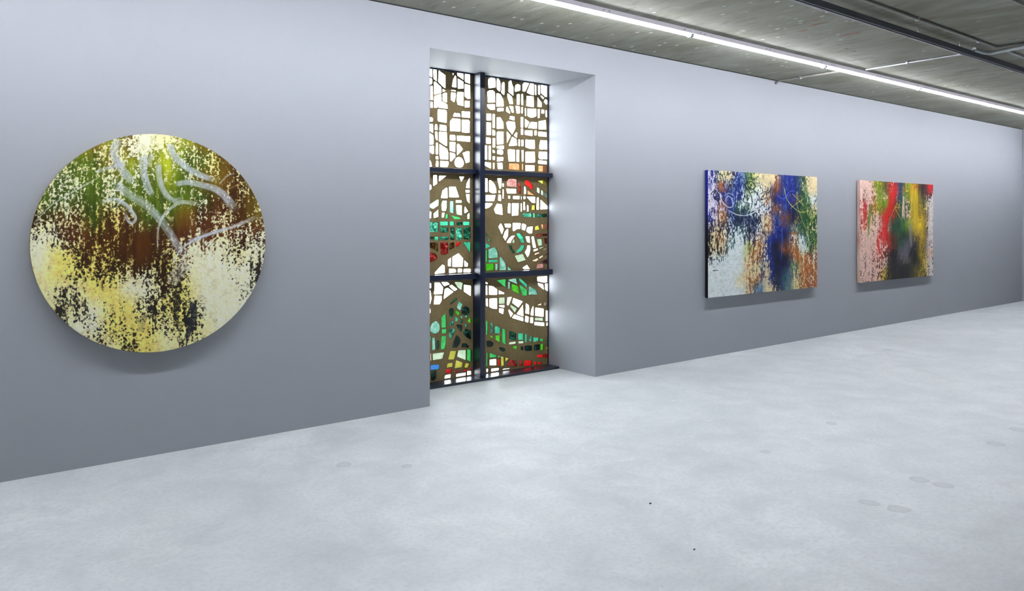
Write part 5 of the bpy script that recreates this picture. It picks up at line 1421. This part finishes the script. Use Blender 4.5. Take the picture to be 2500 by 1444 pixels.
WH, DKL, YL_, BL_ = (222, 226, 222), (18, 22, 44), (196, 204, 96), (70, 104, 210)
st2 = [(S2((255, 300), (285, 395), (340, 450), (385, 440), (375, 370), (340, 345), (318, 380), (335, 425)), .006, .004, WH, .8),
       (S2((300, 345), (350, 318), (415, 358)), .005, .003, WH, .7),
       (S2((330, 470), (420, 520), (520, 528), (620, 480), (690, 400), (725, 320)), .004, .007, WH, .85),
       (S2((480, 215), (540, 300), (570, 390), (550, 500)), .006, .005, DKL, .85),
       (S2((480, 240), (560, 205), (600, 250), (560, 285), (530, 250), (600, 300), (640, 370), (600, 400)), .005, .005, DKL, .8),
       (S2((640, 330), (700, 300), (650, 380), (720, 360), (660, 440), (590, 470)), .005, .004, DKL, .75),
       (S2((440, 330), (500, 320), (490, 400), (570, 420)), .005, .004, DKL, .7),
       (S2((560, 540), (610, 610), (660, 655)), .005, .003, S_, .8),
       (S2((575, 690), (600, 650), (610, 720), (580, 740)), .005, .004, S_, .8),
       (S2((540, 900), (580, 790), (640, 760)), .005, .004, DKL, .7),
       (S2((870, 240), (900, 370), (960, 450), (1040, 500), (1150, 480)), .0035, .0035, YL_, .8),
       (S2((950, 320), (1010, 380), (1060, 440)), .0035, .003, YL_, .8),
       (S2((930, 470), (1000, 410), (1080, 360)), .003, .003, YL_, .7),
       (S2((990, 400), (1040, 560), (1100, 700)), .003, .003, YL_, .7),
       (S2((1150, 540), (1110, 650), (1080, 800)), .003, .003, YL_, .7),
       (S2((800, 330), (870, 370), (930, 300), (990, 300)), .004, .004, BL_, .7),
       (S2((760, 600), (800, 670), (830, 640)), .004, .003, BL_, .6),
       (S2((855, 640), (855, 800), (845, 970)), .006, .004, BL_, .55),
       (S2((170, 330), (215, 290), (200, 345)), .006, .004, DKL, .8),
       (S2((960, 690), (955, 720)), .020, .016, (168, 92, 30), .8),
       (S2((940, 765), (955, 770)), .012, .010, (24, 18, 16), .9),
       (S2((195, 1055), (250, 1050)), .006, .004, DKL, .6),
       (S2((265, 205), (285, 290), (320, 300)), .020, .008, (160, 84, 36), .65),
       (S2((310, 500), (320, 600)), .016, .012, (168, 110, 60), .5),
       (S2((985, 850), (1030, 1000), (1040, 1150)), .026, .02, (160, 90, 34), .45)]
rect_painting('painting', 'large rectangular painting in blue, white, green and rust on the grey wall', 6.884, 9.117, .662, 2.072, .165,
              bgm, fgm, cvm, st2, 5, 470, 400, dict(stretch=(46, 130), ridge=.4, sharp=.34, wob=.022, relief=.002, gain=1.08, patch=.2, crisp=.2),
              [(22, 34, 140), (22, 34, 130), (20, 28, 104), (14, 20, 54), (8, 8, 18), (6, 6, 10), (6, 6, 10), (8, 8, 12)])

# ---- red and yellow painting ------------------------------------------------
P3, G3, R3c, D3, N3, Y3, K3, Q3, W3, E3, L3 = ((228, 190, 176), (112, 136, 28), (196, 32, 30), (32, 72, 48), (28, 58, 96),
                                              (196, 164, 24), (22, 20, 20), (84, 40, 24), (218, 208, 204), (92, 88, 100), (84, 76, 38))
bgm = [[L3, L3, G3, L3, R3c, N3, G3, Y3, K3, R3c], [Q3, Q3, G3, G3, R3c, N3, G3, Y3, L3, K3],
       [R3c, R3c, G3, G3, R3c, D3, D3, Y3, L3, K3], [R3c, G3, L3, R3c, R3c, D3, D3, Y3, Y3, K3],
       [R3c, G3, Q3, R3c, D3, D3, G3, Y3, Y3, K3], [Q3, G3, R3c, R3c, Q3, D3, D3, E3, Y3, K3],
       [Q3, Q3, R3c, R3c, Q3, D3, E3, K3, Y3, Q3], [Q3, Q3, R3c, Q3, K3, E3, E3, K3, Y3, Q3],
       [K3, Q3, Q3, L3, K3, K3, L3, K3, L3, K3], [K3, Q3, Q3, L3, K3, K3, K3, L3, L3, K3]]
fgm = [[P3, P3, Y3, L3, P3, R3c, Y3, R3c, L3, R3c], [P3, P3, P3, P3, P3, D3, P3, Y3, L3, W3],
       [P3, P3, Y3, G3, R3c, G3, P3, Y3, Y3, W3], [P3, P3, P3, R3c, D3, D3, P3, Y3, Q3, W3],
       [P3, P3, P3, P3, D3, D3, G3, W3, Y3, W3], [P3, P3, P3, R3c, D3, D3, K3, Y3, Q3, W3],
       [P3, P3, P3, P3, Q3, E3, E3, E3, K3, W3], [P3, P3, P3, P3, K3, E3, E3, K3, L3, P3],
       [P3, P3, P3, P3, K3, E3, E3, K3, Y3, W3], [P3, P3, P3, Y3, L3, K3, K3, L3, Y3, W3]]
cvm = [[.93, .9, .25, .3, .3, .3, .3, .25, .2, .1], [.85, .88, .25, .35, .2, .2, .35, .1, .2, .92],
       [.5, .35, .2, .2, .08, .2, .6, .1, .3, .9], [.55, .45, .75, .1, .3, .2, .65, .1, .2, .93],
       [.6, .75, .9, .35, .3, .2, .3, .4, .15, .93], [.9, .9, .7, .15, .3, .2, .3, .4, .2, .9],
       [.97, .97, .7, .5, .2, .3, .3, .3, .25, .85], [.95, .97, .75, .35, .2, .4, .4, .2, .3, .85],
       [.85, .75, .7, .3, .1, .3, .35, .15, .3, .85], [.85, .7, .85, .5, .2, .1, .1, .3, .4, .88]]


def S3(*pts):
    out = []
    for x, y in pts:
        u = (x - 135) / 805
        out.append((u, (y - 140 - 45 * u) / (1125 - 115 * u)))
    return out


RD, YLx, BKx = (206, 30, 28), (206, 190, 60), (24, 22, 26)
st3 = [(S3((520, 170), (500, 300), (455, 470), (415, 640), (400, 760)), .052, .03, RD, .8),
       (S3((180, 350), (200, 480), (165, 640)), .022, .016, (170, 34, 44), .7),
       (S3((325, 780), (345, 900), (365, 960)), .018, .012, RD, .8),
       (S3((260, 400), (240, 560), (222, 800)), .036, .006, (92, 118, 34), .75),
       (S3((350, 180), (350, 380), (375, 540)), .05, .03, (118, 146, 30), .6),
       (S3((545, 390), (490, 500), (455, 600)), .003, .003, YLx, .8),
       (S3((530, 380), (580, 440), (520, 440), (570, 540), (600, 600)), .003, .003, YLx, .8),
       (S3((560, 360), (575, 380), (550, 470)), .003, .003, YLx, .7),
       (S3((615, 310), (612, 420), (610, 580)), .010, .028, P3, .8),
       (S3((720, 190), (730, 500), (745, 760)), .062, .05, (196, 164, 26), .6),
       (S3((690, 620), (690, 760), (700, 900)), .030, .02, (150, 140, 150), .6),
       (S3((755, 860), (710, 890), (680, 1000)), .014, .022, BKx, .9),
       (S3((600, 700), (610, 760), (560, 800)), .02, .02, (50, 44, 40), .7),
       (S3((520, 900), (505, 1050), (500, 1180)), .045, .05, BKx, .75),
       (S3((640, 1060), (650, 1150)), .07, .06, BKx, .7),
       (S3((900, 200), (860, 240), (840, 320)), .03, .02, (60, 56, 50), .5),
       (S3((920, 195), (880, 215)), .03, .02, RD, .8)]
rect_painting('painting', 'painting with pink ground, red and yellow streaks and black centre, farthest along the wall', 10.207, 12.472, .660, 2.070, .125,
              bgm, fgm, cvm, st3, 23, 330, 320, dict(stretch=(60, 96), ridge=.4, sharp=.28, wob=.02, relief=.0018, gain=1.0, patch=.16, crisp=.08),
              [(220, 190, 180), (200, 165, 155), (215, 185, 172), (180, 140, 130), (220, 190, 175), (200, 170, 155)])

# ---- descriptions of the setting
for nm, lab, cat in (
        ('window_1', 'upper left stained glass panel of mostly clear pieces, left of the navy post', 'window'),
        ('window_2', 'upper right stained glass panel of clear pieces with an orange row at its foot', 'window'),
        ('window_3', 'middle left stained glass panel with a band of dark green and red pieces', 'window'),
        ('window_4', 'middle right stained glass panel with a turquoise ring like an eye', 'window'),
        ('window_5', 'lower left stained glass panel with dark green pieces and one blue piece', 'window'),
        ('window_6', 'lower right stained glass panel with a row of red pieces near its foot', 'window'),
        ('window_frame', 'navy steel frame with centre post, cross rails and sill of the stained glass window', 'window frame'),
        ('wall_back', 'long grey wall with the window niche and the three paintings', 'wall'),
        ('wall_right', 'far end wall at the edge of the picture, beyond the last painting', 'wall'),
        ('wall_left', 'grey end wall to the left, outside the picture', 'wall'),
        ('wall_front', 'grey wall opposite the paintings, behind the viewer', 'wall'),
        ('floor', 'pale polished concrete floor with faint stains', 'floor'),
        ('ceiling', 'board-marked grey concrete ceiling with red chalk marks', 'ceiling'),
        ('shade_strip_1', 'thin black strip standing in for the shadow gap between grey wall and concrete ceiling', 'shade_strip'),
        ('ground', 'bright paving outside, behind the stained glass', 'ground')):
    tag(bpy.data.objects[nm], lab, cat)
